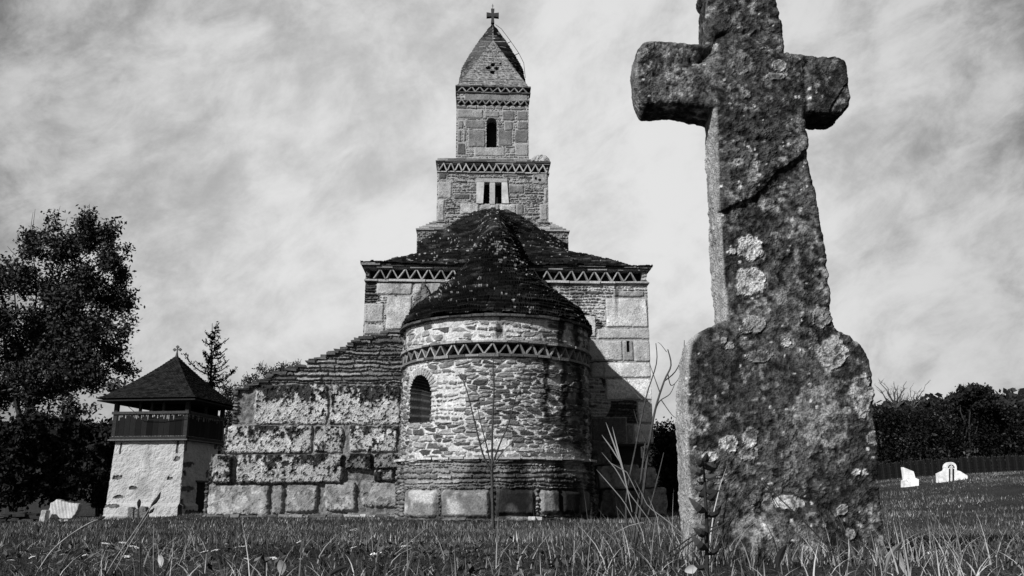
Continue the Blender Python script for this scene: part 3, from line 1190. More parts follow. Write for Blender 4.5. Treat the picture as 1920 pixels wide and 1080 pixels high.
def lay_up(U, V):
    H, T = rubble(U, V, 95, 0.05, 0.14, 1.5, 3.5, 0.016, 0.03, (0.12, 0.34), 0.34, -0.01)
    y = yU
    B = [(857, 268, 873, 290, .15), (857, 243, 866, 266, .26), (868, 243, 875, 266, .26), (889, 276, 947, 293, .46), (966, 270, 991, 293, .44),
         (877, 243, 910, 276, .26), (933, 240, 960, 274, .24), (965, 243, 990, 268, .22), (945, 228, 962, 246, .24),
         (857, 205, 906, 222, .36), (872, 225, 909, 241, .28), (941, 208, 965, 226, .20), (969, 208, 990, 226, .26), (969, 228, 990, 243, .2), (858, 226, 869, 241, .24),
         (870, 176, 990, 189, .30), (908, 208, 937, 220, .32)]
    for i, (a, b, c, d, t) in enumerate(B):
        block(U, V, H, T, RC(a, b, c, d, y), t * 0.95, 0.025, 500 + i, pit=0.006, pitf=12, jt=0.34)
    for f0, f1 in ((fa0, fa1), (fb0, fb1)):
        band = (V > f0) & (V < f1)
        H = np.where(band, -0.12, H)
        T = np.where(band, 0.05, T)  # dark tone paints the shade and stain in both recesses
    return H, T


tier('tower_upper_storey', ux0, ux1, uz0, uz1, yU, ux1 - ux0, lay_up, 0.018,
     holes=(arch_hole(UW[0], UW[2], UW[1], UW[3]),))
for f0, f1, n in ((fa0, fa1, 8), (fb0, fb1, 10)):
    zigzag('z', ux0 + 0.04, ux1 - 0.04, f0, f1 + 0.01, 0, n, flat_pos(yU), 0.28, 0.03).obj('zigzag_frieze', M_STONE, church)
string_slabs(front(yU), ux0 - 0.04, ux1 + 0.04, fa0 - 0.02, 0.035, 0.06, 51, (.04, .14)).obj('string_course', M_STONE, church)
string_slabs(front(yU), ux0 - 0.01, ux1 + 0.01, fb1 + 0.02, 0.03, 0.04, 52, (.05, .18)).obj('string_course', M_STONE, church)
string_slabs(front(yU), ux0 - 0.05, ux1 + 0.05, fa1 + 0.03, 0.045, 0.09, 53, (.03, .12), depth=1.95).obj('cornice_slabs', M_STONE, church)
w = MB()
w.box(((UW[0] + UW[2]) / 2, yU + 0.37, (UW[1] + UW[3]) / 2), (UW[2] - UW[0] + 0.1, 0.02, UW[3] - UW[1] + .1), tone=.01)  # black sheet behind the arch, painted as its dark inside
wo = w.obj('window', M_DARK, church)
w = MB()
q = (UW[0], UW[1], UW[2], UW[3])
rr_ = (q[2] - q[0]) / 2
pr = [(q[0], q[1])] + [((q[0] + q[2]) / 2 - rr_ * math.cos(math.pi * i / 12), q[3] - rr_ + rr_ * math.sin(math.pi * i / 12)) for i in range(13)] + [(q[2], q[1])]
Vv = [(x, yU - 0.0, z) for x, z in pr] + [(x, yU + 0.38, z) for x, z in pr]
n = len(pr)
w.add(Vv, [(i, (i + 1) % n, (i + 1) % n + n, i + n) for i in range(n)], .2)
w.obj('reveal', M_STONE, wo)


# spire: flat triangular front, bulging side slopes
def spire():
    ucx = (ux0 + ux1) / 2
    hw = (ux1 - ux0) / 2
    ycn = yU + hw
    zb = uz1 + 0.02
    za = PL(924, 47, ycn)[2]
    zf = za
    ts = np.linspace(0, 1, 130)
    prof = lambda t: np.interp(t, [0, .12, .30, .42, .60, .80, .92, 1.0], [1, .99, .955, .885, .66, .36, .16, .015])
    nseg = 18
    Vs, Ts = [], []
    for t in ts:
        c = max((max(1 - t / .80, 0)) ** 1.0, min(0.012, 1 - t + .012))
        mside = float(prof(t))
        ring = [(-c, -c), (-mside, -0.05), (-c, c), (0, c), (c, c), (mside, -0.05), (c, -c), (0, -c)]
        for k in range(8):
            p, q = ring[k], ring[(k + 1) % 8]
            for j in range(nseg):
                f = j / nseg
                # bow the side slopes
                x, y = p[0] + (q[0] - p[0]) * f, p[1] + (q[1] - p[1]) * f
                if k in (0, 1, 4, 5):
                    bow = math.sin(math.pi * (f if k in (1, 4) else f)) * 0.035 * (mside - c + .2)
                    x += bow * (-1 if k < 2 else 1)
                Vs.append((ucx + x * hw, ycn + y * hw, zb + (za - zb) * t, k))
    A = np.array(Vs)
    P = A[:, :3]
    n = 8 * nseg
    cen = np.array((ucx, ycn, 0))
    out = P - cen
    out[:, 2] = 0
    ln = np.linalg.norm(out, axis=1, keepdims=True) + 1e-6
    out = out / ln
    U = np.where((A[:, 3] >= 6), P[:, 0], P[:, 1] * 1.0) + 0 * A[:, 3]
    Z = P[:, 2]
    k = A[:, 3]
    is_front = (k >= 6)
    hs, tn = slab_courses(Z * 1.0 - U * 0.25, U, 77, pitch=0.07, amp=0.022, wmin=.12, wmax=.3, sp=0.005)
    Hf, Tf = rubble(U, Z, 78, 0.05, 0.10, 1.4, 4, 0.014, 0.03, (0.04, 0.22), 0.26, -0.01)
    h = np.where(is_front, Hf, hs)
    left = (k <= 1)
    tn = np.where(left, 0.055 + 1.8 * tn.clip(0, .12) + 0.05 * fbm(U * 3, Z * 3, o=3, seed=8), tn * 0.9)  # left slope painted paler as the sunlit side, the right kept dark
    for px, py, r_ in ((925, 123, .075), (916, 131, .075), (932, 132, .075), (924, 142, .07), (939, 120, .045)):
        q = PL(px, py, yU + 0.55)
        d = np.hypot(P[:, 0] - q[0], Z - q[2])
        h = np.where(is_front & (d < r_), -0.10, h)
        Tf = np.where(d < r_, 0.01, Tf)
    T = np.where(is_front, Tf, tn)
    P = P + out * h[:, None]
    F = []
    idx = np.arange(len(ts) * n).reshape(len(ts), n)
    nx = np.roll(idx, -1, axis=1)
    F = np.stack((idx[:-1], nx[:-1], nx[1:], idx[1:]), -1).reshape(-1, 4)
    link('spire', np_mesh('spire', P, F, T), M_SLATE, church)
    return ucx, ycn, za


scx, scy, sza = spire()
# stone cross on the tip with its rod
m = MB()
u = (PL(935, 30, scy)[0] - PL(912, 30, scy)[0]) / 23.0
zc = PL(924, 29, scy)[2]
rows = [(-3.2, -17), (-2.2, -4), (-11.5, -5), (-11.5, 4.5), (-2.2, 3), (-3.2, 12.5), (3.2, 12.5), (2.2, 3), (11.5, 4.5), (11.5, -5), (2.2, -4), (3.2, -17)]
m.prism([(scx + a * u, zc + b * u) for a, b in rows], scy - 0.06, scy + 0.06, 0.05)
cr = m.obj('tower_cross', M_STONE, church)
m = MB()
m.tube([(scx, scy, zc + 12 * u), (scx, scy, zc + 24 * u)], 0.008, 6)
m.tube([(scx - 2 * u, scy, zc + 20 * u), (scx + 2 * u, scy, zc + 20 * u)], 0.008, 6)
m.obj('rod', M_IRON, cr)
m = MB()
pp = [PL(929, 46, scy), PL(940, 54, scy), PL(958, 78, scy), PL(973, 100, scy), PL(982, 118, scy), PL(985, 146, scy)]
m.tube([tuple(p) for p in pp], 0.009, 5)
for i, k in ((2, -1), (3, -1)):
    p = pp[i]
    m.tube([tuple(p), (p[0] - 0.12, p[1], p[2] - 0.06)], 0.012, 5)
m.obj('lightning_cable', M_IRON, church)
# small black pipe end below the paired window
m = MB()
q = PL(925, 394, yT - 0.2)
m.box(tuple(q), (0.14, 0.3, 0.07), tone=0.01)
m.obj('roof_vent', M_IRON, church)

# --- low wall of great blocks on the left, stair-stepped up to the nave
yL = -1.1


def lay_annex(U, V):
    H, T = rubble(U, V, 121, 0.05, 0.11, 2.5, 8.0, 0.016, 0.055, (0.06, 0.34), 0.12, -0.03, warp=0.04)
    top = streaks(U, V, 4.0, 3.5, 9, 2.0, -0.1, 0.4)
    T = T * (1 - 0.45 * ss(-0.1, 0.35, fbm(U * 1.2, V * 1.5, o=4, seed=77)))
    low = V < RC(500, 724, 510, 730, yL)[1]
    n9 = fbm(U * 14, V * 14, o=4, seed=131)
    H = np.where(low & (U > RC(440, 850, 480, 860, yL)[0]), -0.03 + 0.02 * n9, H)
    T = np.where(low & (U > RC(440, 850, 480, 860, yL)[0]), 0.14 * (1 + n9), T)
    B = [(388, 909, 507, 966, .42, .9), (509, 909, 535, 963, .28, .7), (537, 908, 597, 960, .34, .7), (608, 904, 668, 957, .36, .4), (677, 903, 746, 950, .36, .5),
         (396, 853, 441, 907, .36, 1.0), (444, 852, 645, 906, .44, .9), (647, 851, 699, 882, .18, .8), (701, 851, 754, 878, .22, .8), (702, 880, 740, 902, .3, .5),
         (423, 798, 586, 849, .50, .8), (588, 799, 643, 848, .46, .9), (655, 798, 745, 847, .52, .8),
         (475, 722, 616, 795, .54, .7), (619, 723, 751, 795, .55, .7)]
    for i, (a, b, c, d, t, stn) in enumerate(B):
        big = b < 900
        block(U, V, H, T, RC(a - 1.5, b - 1.5, c + 1.5, d + 1.5, yL), t * 1.15, (0.03 if b < 790 else 0.06 if b < 840 else 0.15 if b < 900 else 0.07), 600 + i, pit=0.026 if big else 0.012, pitf=19 if big else 8,
              joint=0.024, jt=0.20, dark=0.78 if big else 0.45, topstain=(.93 if big else .35), round_=0.07, jd=-0.03, wb=2.0)
    return H, T


# outline of the stepped top, pixels of the photograph read on the wall's plane
st_px = [(386, 906), (396, 852), (423, 797), (440, 738), (448, 730), (468, 722), (486, 716), (504, 708), (512, 700), (538, 694), (556, 686), (575, 679), (592, 672), (612, 664),
         (630, 657), (650, 649), (662, 640), (676, 634), (700, 628), (725, 621), (756, 612)]
st_xz = []
for (a, b) in st_px:
    q = PL(a, b, yL)
    st_xz.append((q[0], q[2]))
lx1 = AX - 1.0
sxs = np.array([p[0] for p in st_xz])
szs = np.array([p[1] for p in st_xz])


def step_top(x):
    i = np.clip(np.searchsorted(sxs, x) - 1, 0, len(szs) - 1)
    return szs[i]


def keep_annex(U, V):
    return (V < step_top(U)) & (U > sxs[0] - 0.0)


wall('side_wall', church, sxs[0] - 0.02, lx1, -0.1, szs[-1], yL, lay_annex, 0.016, keepfn=keep_annex, skirt=0.2)
m = MB()
for i in range(len(sxs)):
    xa = sxs[i]
    xb = sxs[i + 1] if i + 1 < len(sxs) else lx1
    if xb <= xa + 0.01: continue
    z = szs[i]
    m.box(((xa + xb) / 2 + 0.002, yL + 0.05 + 1.0, z / 2 - 0.1), (xb - xa - 0.004, 2.0, z + 0.19), tone=0.16)
    if i > 2:
        ov = random.uniform(-.02, .07)
        m.box(((xa + xb) / 2 - ov / 2, yL + 0.96, z + 0.005), (xb - xa + ov, 2.05, random.uniform(.03, .06)), tone=random.uniform(.04, .16), jit=0.018)
        if random.random() < .7:
            m.box((xb - 0.06, yL + 0.95, z + 0.055), (random.uniform(.12, .25), 2.0, 0.045), tone=random.uniform(.03, .12), jit=0.012)
m.obj('stepped_coping', M_STONE, church)
# thin bed of flat stones below the great blocks
m = MB()
x = sxs[0] + 0.1
while x < lx1 + 0.9:
    l = random.uniform(.10, .38)
    zt = tz(*(np.array((CX, Y_N)) + (x, yL))[:2])
    m.box((x + l / 2, yL - 0.03, zt + 0.02), (l - .02, .24, random.uniform(.03, .08)), tone=random.choice((.12, .2, .3, .45)), jit=.015)
    x += l
m.obj('footing_stones', M_STONE, church)

# --- big blocks at the foot of the nave's right corner
m_list = [(1122, 873, 1197, 916, .24), (1199, 880, 1233, 916, .26), (1200, 917, 1246, 968, .24), (1128, 918, 1199, 968, .12), (1108, 828, 1146, 873, .14)]


def block_solid(rect, yf, depth, tone, name, seed, parent, voxel=0.025, amp=0.03, mat=M_STONE):
    x0, z0, x1, z1 = rect
    s = MB()
    s.box(((x0 + x1) / 2, yf + depth / 2, (z0 + z1) / 2), (x1 - x0 + .01, depth, z1 - z0 + .01), tone=tone, jit=.04)
    V, F, NN = remeshed(s, voxel, 16)
    d = amp * 1.9 * fbm(V[:, 0] * 2.6, V[:, 1] * 2.6, V[:, 2] * 2.6, 3, seed + 2) + amp * fbm(V[:, 0] * 6, V[:, 1] * 4, V[:, 2] * 4, 4, seed) + amp * .5 * fbm(V[:, 0] * 14, V[:, 1] * 14, V[:, 2] * 14, 3, seed + 4)
    t = tone * np.clip(1 + .8 * fbm(V[:, 0] * 4, V[:, 1] * 4, V[:, 2] * 4, 5, seed + 9) + .9 * fbm(V[:, 0] * 18, V[:, 1] * 18, V[:, 2] * 18, 4, seed + 11), .15, 3)
    V = V + NN * d[:, None]
    return link(name, np_mesh(name, V, F, t), mat, parent)


for i, (a, b, c, d, t) in enumerate(m_list):
    block_solid(RC(a, b, c, d, -0.45), -0.45, 1.4, t, 'foundation_block', 700 + i, church)

# ------------------------------------------------------------------ weathered stone figures on the church
def rough_solid(name, mb, voxel, amps, seed, tone, mat, parent=None, **k):
    V, F, NN = remeshed(mb, voxel)
    d = 0
    for f, a in amps:
        d = d + a * fbm(V[:, 0] * f, V[:, 1] * f, V[:, 2] * f, 4, seed)
        seed += 3
    t = tone * (1 + .6 * fbm(V[:, 0] * 6, V[:, 1] * 6, V[:, 2] * 6, 4, seed + 9) + .4 * fbm(V[:, 0] * 25, V[:, 1] * 25, V[:, 2] * 25, 3, seed + 12))
    t = np.clip(t, 0.01, 1)
    return link(name, np_mesh(name, V + NN * d[:, None], F, t), mat, parent, **k)


def church_world(p):
    x, y = p[0], p[1]
    c, s = math.cos(YAW), math.sin(YAW)
    return np.array((CX + x * c - y * s, Y_N + x * s + y * c, p[2]))


yS = -0.95
pts = [(765, 600), (772, 578), (781, 562), (786, 548), (792, 530), (799, 536), (806, 550), (811, 566), (812, 580), (800, 596), (782, 603)]
q0 = PL(790, 602, yS)
o3 = church_world((q0[0], q0[1], q0[2] - 0.12))
mb = MB()
mb.prism([(PL(a, b, yS)[0] - q0[0], PL(a, b, yS)[2] - q0[2] + 0.12) for a, b in pts], -0.18, 0.18, .3)
mb.box((-0.06, 0.0, 0.05), (0.55, 0.5, 0.3), tone=.2)
ob = rough_solid('stone_lion', mb, 0.022, ((4, .06), (12, .06), (30, .02)), 3, 0.13, M_STONE,
                 label='weathered headless stone lion sitting where the apse roof meets the left side wall', cat='statue', group='worn stone figures on the church')
ob.location = o3
ob.rotation_euler.z = YAW
pts = [(994, 306), (996, 299), (1001, 296), (1006, 293), (1014, 292), (1021, 294), (1028, 300), (1030, 306)]
q0 = PL(1012, 306, yT + 0.1)
mb = MB()
mb.prism([(PL(a, b, yT + 0.1)[0] - q0[0], PL(a, b, yT + .1)[2] - q0[2] - 0.01) for a, b in pts], -0.16, 0.2, .3)
ob = rough_solid('stone_lion', mb, 0.018, ((6, .03), (18, .035), (36, .014)), 13, 0.33, M_STONE,
                 label='small worn stone lion lying on the ledge at the right side of the tower', cat='statue', group='worn stone figures on the church')
ob.location = church_world((q0[0], yT + 0.1, tz1 + 0.0 + (q0[2] - tz1)))
ob.rotation_euler.z = YAW

# ------------------------------------------------------------------ the near stone cross
YC = 3.2


def build_cross():
    out = [(1278, 1085), (1283, 1000), (1276, 900), (1272, 800), (1273, 720), (1276, 668), (1281, 645), (1296, 629), (1318, 620), (1340, 605), (1343, 590), (1339, 540),
           (1333, 470), (1330, 400), (1327, 330), (1325, 270), (1324, 240), (1300, 233), (1250, 229), (1204, 226), (1198, 205), (1193, 160), (1191, 120), (1196, 92), (1205, 82),
           (1250, 84), (1310, 86), (1313, 60), (1311, 20), (1312, -12), (1322, -30), (1360, -42), (1410, -40), (1440, -25), (1449, 5), (1456, 45), (1463, 90), (1467, 104),
           (1520, 110), (1568, 114), (1580, 118), (1586, 160), (1594, 205), (1596, 232), (1574, 247), (1540, 246), (1507, 244), (1508, 290), (1518, 345), (1530, 400), (1540, 450),
           (1547, 520), (1553, 590), (1566, 618), (1588, 632), (1612, 646), (1626, 668), (1631, 705), (1634, 770), (1639, 850), (1650, 930), (1660, 1000), (1664, 1085)]
    TH = 0.175
    # the silhouette's left and under edges are the back arrises: bring them to the front plane
    kk = (YC + TH) / YC
    top_i = out.index((1322, -30))
    under = {(1324, 240), (1300, 233), (1250, 229), (1204, 226), (1596, 232), (1574, 247), (1540, 246), (1507, 244)}
    o2 = []
    for i, (a, b) in enumerate(out):
        if i < top_i:
            a2 = 960 + (a - 960) * kk
        else:
            a2 = a
        b2 = 930 + (b - 930) * kk if (a, b) in under else b
        if (a, b) == (1594, 205): a2, b2 = 1591, 180
        if (a, b) == (1596, 232): a2, b2 = 1590, 196
        if (a, b) == (1574, 247): a2, b2 = 1576, 208
        if i < top_i and a < 1215 and b < 240:
            a2 -= 8
        if (a, b) == (1198, 205): b2 = 176
        if (a, b) == (1204, 226): a2, b2 = a2 + 4, 192
        o2.append((a2, b2))
    out = o2
    pts = [W(a, b, YC) for a, b in out]
    ox, oy = W(1465, 1000, YC)[0], YC
    oz = tz(ox, oy) - 0.12
    m = MB()
    n = len(pts)
    # front outline at YC, back outline a little smaller
    V = [(p[0] - ox, 0.0, p[2] - oz) for p in pts] + [(p[0] - ox, TH, p[2] - oz) for p in pts]
    m.add(V, [tuple(range(n)), tuple(range(2 * n - 1, n - 1, -1))] + [(i, i + n, (i + 1) % n + n, (i + 1) % n) for i in range(n)])
    V, F, NN = remeshed(m, 0.0055, 22)
    Wd = V + np.array((ox, oy, oz))
    ff = Wd.copy()
    ff[:, 1] = YC
    px, py = proj(ff)
    front = np.clip(-NN[:, 1], 0, 1)
    x, y, z = V.T
    d = 0.011 + 0.012 * fbm(x * 3.2, y * 3.2, z * 3.2, 3, 1) + 0.007 * fbm(x * 11, y * 11, z * 11, 3, 2)
    gr = fbm(x * 42, y * 42, z * 42, 4, 3, 0.65)
    gr2 = fbm(x * 90, y * 90, z * 90, 2, 33)
    rough = 0.6 + 0.6 * ss(-0.3, 0.3, fbm(x * 4, y * 4, z * 4, 3, 12))
    d = d + (0.0085 * gr + 0.003 * gr2) * rough

    def seg(pl, width):
        best = np.full(len(px), 1e9)
        sd = np.zeros(len(px))
        for (x0, y0), (x1, y1) in zip(pl[:-1], pl[1:]):
            dx, dy = x1 - x0, y1 - y0
            L2 = dx * dx + dy * dy
            t = np.clip(((px - x0) * dx + (py - y0) * dy) / L2, 0, 1)
            ex, ey = px - x0 - t * dx, py - y0 - t * dy
            dd = np.hypot(ex, ey)
            s = np.sign(dx * (py - y0) - dy * (px - x0))
            m_ = dd < best
            best = np.where(m_, dd, best)
            sd = np.where(m_, s, sd)
        return best + 3 * fbm(px / 22, py / 22, o=3, seed=44), sd
    # slanting break across the shaft: the part above stands proud
    dd, s = seg([(1352, 398), (1380, 383), (1410, 372), (1432, 352), (1448, 330), (1470, 315), (1494, 298), (1512, 270)], 1)
    d = d + front * 0.022 * ss(-16, 12, -s * dd) * np.exp(-dd / 90) - front * 0.010 * np.where(s > 0, np.exp(-dd / 40), 0)
    crackdark = np.exp(-(np.maximum(dd - 5, 0) / 14) ** 2) * (s > 0) * .55  # shade and black moss under the break, both put into the tone
    dd, s = seg([(1345, 266), (1380, 272), (1420, 266), (1455, 268), (1490, 262)], 1)
    d = d - front * 0.010 * np.exp(-(dd / 5) ** 2)
    # raised panel edge over the arms
    dd, s = seg([(1318, 112), (1336, 92), (1346, 72), (1372, 60), (1400, 64), (1425, 78), (1445, 92), (1462, 100)], 1)
    d = d - front * 0.016 * np.exp(-(dd / 7) ** 2) - front * 0.018 * np.where(s < 0, np.exp(-dd / 45), 0)
    dd, s = seg([(1300, 118), (1335, 95)], 1)
    d = d - front * 0.02 * np.exp(-(dd / 9) ** 2)
    dd, s = seg([(1512, 118), (1508, 150), (1514, 190), (1506, 240)], 1)
    d = d - front * 0.016 * np.exp(-(dd / 7) ** 2)
    # buttress-like swelling at the foot
    dd, s = seg([(1300, 1060), (1385, 1000), (1440, 955), (1478, 934), (1530, 940), (1590, 985), (1640, 1040)], 1)
    below = (py > np.interp(px, [1300, 1385, 1440, 1478, 1530, 1590, 1640], [1060, 1000, 955, 934, 940, 985, 1040]))
    d = d + front * 0.035 * np.where(below, ss(-4, 30, dd), np.exp(-(dd / 7) ** 2) * .3) - front * 0.020 * np.where(~below, np.exp(-(dd / 22) ** 2), 0)
    dd, s = seg([(1390, 640), (1405, 700), (1430, 730)], 1)
    d = d - front * 0.010 * np.exp(-(dd / 12) ** 2)
    # tone: dark crust with paler grains, left flank painted paler for the sun on it
    n0 = fbm(x * 5, y * 5, z * 5, 4, 20)
    sp = fbm(x * 30, y * 30, z * 30, 3, 21, 0.7)
    tone = 0.065 + 0.03 * n0 + 0.035 * ss(0.02, 0.5, n0) + 0.34 * ss(0.10, 0.42, sp + 0.35 * n0) * (0.45 + 0.55 * ss(-.2, .35, fbm(x * 2.4, y * 2.4, z * 2.4, 3, 22)))
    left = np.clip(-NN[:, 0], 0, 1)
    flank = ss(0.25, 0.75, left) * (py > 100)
    bare = flank * (0.75 + 0.3 * fbm(x * 12, y * 12, z * 12, 3, 23))  # weight of the painted sunlit paleness on the left flank
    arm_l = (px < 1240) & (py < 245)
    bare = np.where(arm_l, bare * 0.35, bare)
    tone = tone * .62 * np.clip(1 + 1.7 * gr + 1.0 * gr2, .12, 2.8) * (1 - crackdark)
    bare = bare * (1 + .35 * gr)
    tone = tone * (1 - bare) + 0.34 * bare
    low = ss(820, 1000, py) * ss(1345, 1290, px)
    tone = tone * (1 - .6 * low) + 0.30 * .6 * low
    wash = front * np.exp(-(((px - 1440) / 75) ** 2 + ((py - 590) / 60) ** 2)) * .6 + front * np.exp(-(((px - 1250) / 40) ** 2 + ((py - 165) / 45) ** 2)) * .7 \
        + front * np.exp(-(((px - 1400) / 45) ** 2 + ((py - 990) / 30) ** 2)) * .9 + front * np.exp(-(((px - 1480) / 60) ** 2 + ((py - 830) / 90) ** 2)) * .45
    tone = tone + wash * 0.10 * (1 + gr * 2)
    # lichens: pale crusts with a raised rim
    L = [(1406, 466, 25, 24, 1), (1407, 530, 29, 28, 1), (1413, 610, 22, 17, .7), (1395, 618, 12, 10, .7), (1539, 596, 20, 20, .6), (1559, 663, 30, 31, .75), (1473, 643, 9, 8, .9), (1366, 651, 9, 8, .9),
         (1420, 668, 26, 12, .55), (1612, 740, 21, 42, .7), (1527, 775, 42, 55, .50), (1560, 800, 26, 40, .42), (1366, 832, 18, 17, .95), (1406, 820, 15, 18, .7), (1402, 850, 18, 14, .6), (1331, 858, 15, 10, 1.1),
         (1478, 942, 28, 13, .95), (1440, 940, 10, 16, .6), (1580, 956, 11, 11, .8), (1604, 885, 7, 7, .9), (1620, 886, 7, 7, .9), (1632, 822, 10, 13, .8), (1372, 472, 8, 7, .9), (1592, 1000, 12, 10, .7),
         (1459, 128, 14, 11, .8), (1452, 146, 20, 7, .7), (1388, 122, 22, 20, .35), (1340, 125, 34, 14, .35), (1398, 180, 8, 8, .6), (1440, 190, 8, 8, .4), (1500, 235, 12, 10, .4), (1355, 640, 6, 6, .7),
         (1585, 770, 8, 8, .5), (1530, 505, 7, 6, .5), (1480, 880, 14, 30, .35), (1447, 722, 10, 7, .5), (1300, 770, 9, 12, .4), (1430, 480, 6, 6, .5), (1570, 725, 7, 7, .4), (1345, 900, 10, 7, .6)]
    for i, (cx, cy, rx, ry, a) in enumerate(L):
        r = np.hypot((px - cx) / rx, (py - cy) / ry) + 0.28 * fbm(px / 9, py / 9, o=3, seed=60 + i)
        k = (1 - ss(0.86, 1.04, r)) * ss(0.15, 0.5, np.maximum(front, left * .6))
        rim = np.exp(-((r - 0.93) / 0.12) ** 2)
        inner = ss(-0.10, 0.22, gr + 0.35 * gr2 + 0.15)
        body = a * (0.12 + 0.27 * inner) + 0.26 * rim * a
        tone = tone * (1 - k) + body * k
        d = d + k * (0.004 + 0.004 * rim) * (a > .5)
    # scattered pale grains
    g = h3(np.floor(x * 130), np.floor(y * 130), np.floor(z * 130), 9)
    tone = np.where((g > 0.993) & (front > .3), 0.45, tone)
    tone = np.clip(tone, 0.012, 0.7)
    V = V + NN * d[:, None]
    me = np_mesh('stone_cross', V, F, tone)
    o = link('stone_cross', me, M_CROSS, label='tall rough stone cross blotched with pale lichen, standing close by in the grass', cat='stone cross')
    o.location = (ox, oy, oz)
    return o


build_cross()

# ------------------------------------------------------------------ bell tower at the left
def bell_tower():
    Y0 = 33.0
    nb = W(333, 976, Y0)
    nt_ = W(346, 826, Y0 + 0.25)
    zb, zp = nb[2] - 0.15, nt_[2]
    rz = -R(7.2)
    # local frame: origin in the middle of the base, x to the right, y away
    st = 1.42
    ca, sa = math.cos(rz), math.sin(rz)
    # centre so that the near right corner at the top lands at nt_
    cx = nt_[0] - (st * ca - (-st) * sa)
    cy = Y0 + 0.25 - (st * sa + (-st) * ca)
    root = empty('bell_tower', (cx, cy, zb), rz, 'white plastered bell tower with dark timber gallery and shingled pyramid roof', 'tower')
    sb = st + 0.07
    h = zp - zb
    hz_ = lambda py: W(349, py, Y0 + .25)[2] - zb
    tx = lambda zz: sb + (st - sb) * zz / h

    def face(U, V, seed, marks):
        n = fbm(U * 9, V * 9, o=4, seed=seed)
        H = 0.03 * fbm(U * 1.3, V * 1.3, o=3, seed=seed + 1) + 0.028 * n + 0.014 * fbm(U * 22, V * 22, o=3, seed=seed + 2)
        T = 0.43 * (1 + 0.07 * fbm(U * 2, V * 2, o=3, seed=seed + 3) + 0.10 * n)
        T = T * (1 - .25 * ss(.2, .5, fbm(U * 1.2, V * .8, o=4, seed=seed + 5))) * (1 - .45 * (1 - ss(0, .5, V + .25 * fbm(U * 3, V * 3, o=3, seed=seed + 6))))
        for (u, v, a, b, sq) in marks:
            if sq:
                k = (np.abs(U - u) < a) & (np.abs(V - v) < b)
            else:
                k = (np.abs((U - u) / a) ** 3 + np.abs((V - v) / b) ** 3) ** .33 + 0.9 * fbm(U * 6, V * 6, o=3, seed=seed + 7) < 1
            H = np.where(k, -0.05, H)
            T = np.where(k, 0.10 + .1 * n, T)
        return H, T
    stp = 0.022
    nv = int(h / stp)
    lx = lambda px: (px - 333) / 143.0 * 2 * sb          # approximate, used for stone patches only
    marksL = [(-1.0, .0, .01, .01, 1)]
    pxm = lambda px, py: ((px - (333 + (349 - 333) * (976 - py) / 150.0)) / 141.0 * (2 * st) + st, hz_(py) - 0.0)
    ml = [(212, 896, 9, 4, 0), (246, 915, 10, 3, 0), (218, 932, 11, 3, 0), (205, 949, 14, 3, 0), (319, 897, 6, 4, 0), (219, 840, 1.5, 11, 1), (335, 836, 2, 13, 1), (334, 859, 5, 4, 0)]
    marksL = []
    for a, b, c, d, q in ml:
        u, v = pxm(a, b)
        marksL.append((u, v, c * .0205, d * .0205, q))
    mr = [(350, 871, .55, 4, 0), (341, 886, .3, 6, 0), (353, 917, .4, 4, 0), (352, 835, .07, 10, 1), (340, 945, .09, 9, 1), (352, 962, .5, 5, 0), (420, 830, .2, 6, 0)]
    marksR = []
    for a, b, c, d, q in mr:
        v = hz_(b)
        u = (a - 333 - (16) * (976 - b) / 150.0) / 75.0 * 2 * st - st
        marksR.append((u, v, c, d * .0205, q))
    core = MB()
    for name, side in (('front_wall', 0), ('door_wall', 1)):
        nu = int(2 * sb / stp)
        fu, fv = np.linspace(-1, 1, nu), np.linspace(0, h, nv)
        FU, FV = np.meshgrid(fu, fv)
        half = sb + (st - sb) * FV / h
        foot = 0.0
        U = FU * half
        H, T = face(U, FV, 200 + side * 9, marksL if side == 0 else marksR)
        # plinth swelling at the foot
        H = H + 0.12 * (1 - ss(hz_(949), hz_(943), FV)) + 0.05 * (1 - ss(hz_(968), hz_(965), FV))
        if side == 0:
            P = np.stack((U, -(half) - H, FV), -1)
        else:
            P = np.stack((half + H, U, FV), -1)
        keep = None
        if side == 1:
            dl, dr, dt = -0.25, 0.90, hz_(903)
            uc = U[:-1, :-1]
            vc = FV[:-1, :-1]
            keep = ~((uc > dl) & (uc < dr) & (vc < dt))
        link(name, np_mesh(name, P, grid_faces(nv, nu, keep), T), M_PLASTER, root)
    c = MB()
    V = []
    for zz in (0.0, h - 0.01):
        t_ = tx(zz) - 0.06
        V += [(-t_, -t_, zz), (t_ - .1, -t_, zz), (t_ - .1, t_ + .06, zz), (-t_, t_ + .06, zz)]
    c.add(V, [(0, 1, 2, 3), (7, 6, 5, 4), (0, 4, 5, 1), (1, 5, 6, 2), (2, 6, 7, 3), (3, 7, 4, 0)], .5)
    c.obj('core', M_PLASTER, root)
    # door
    d = MB()
    dt = hz_(903)
    for i in range(5):
        y0 = -0.25 + 1.15 * i / 5
        d.box((tx(dt * .5) - 0.05, y0 + 0.115, dt / 2), (0.03, 0.222, dt), tone=random.uniform(.006, .014))
    dob = d.obj('door', M_WOOD, root)
    d = MB()
    d.box((tx(dt) + 0.0, 0.32, dt + 0.03), (0.14, 1.35, 0.07), tone=.06)
    d.obj('lintel', M_WOOD, dob)
    d = MB()
    xx = tx(hz_(888)) + 0.03
    q = hz_(886)
    d.box((xx, .55, q), (.04, .05, .30), tone=.1)
    d.box((xx, .55, q + .04), (.041, .17, .05), tone=.1)
    d.obj('wall_cross', M_WOOD, root)
    # gallery: planks hanging between rails
    zg0, zg1 = hz_(822), hz_(776)
    g = st + 0.10
    pl = MB()
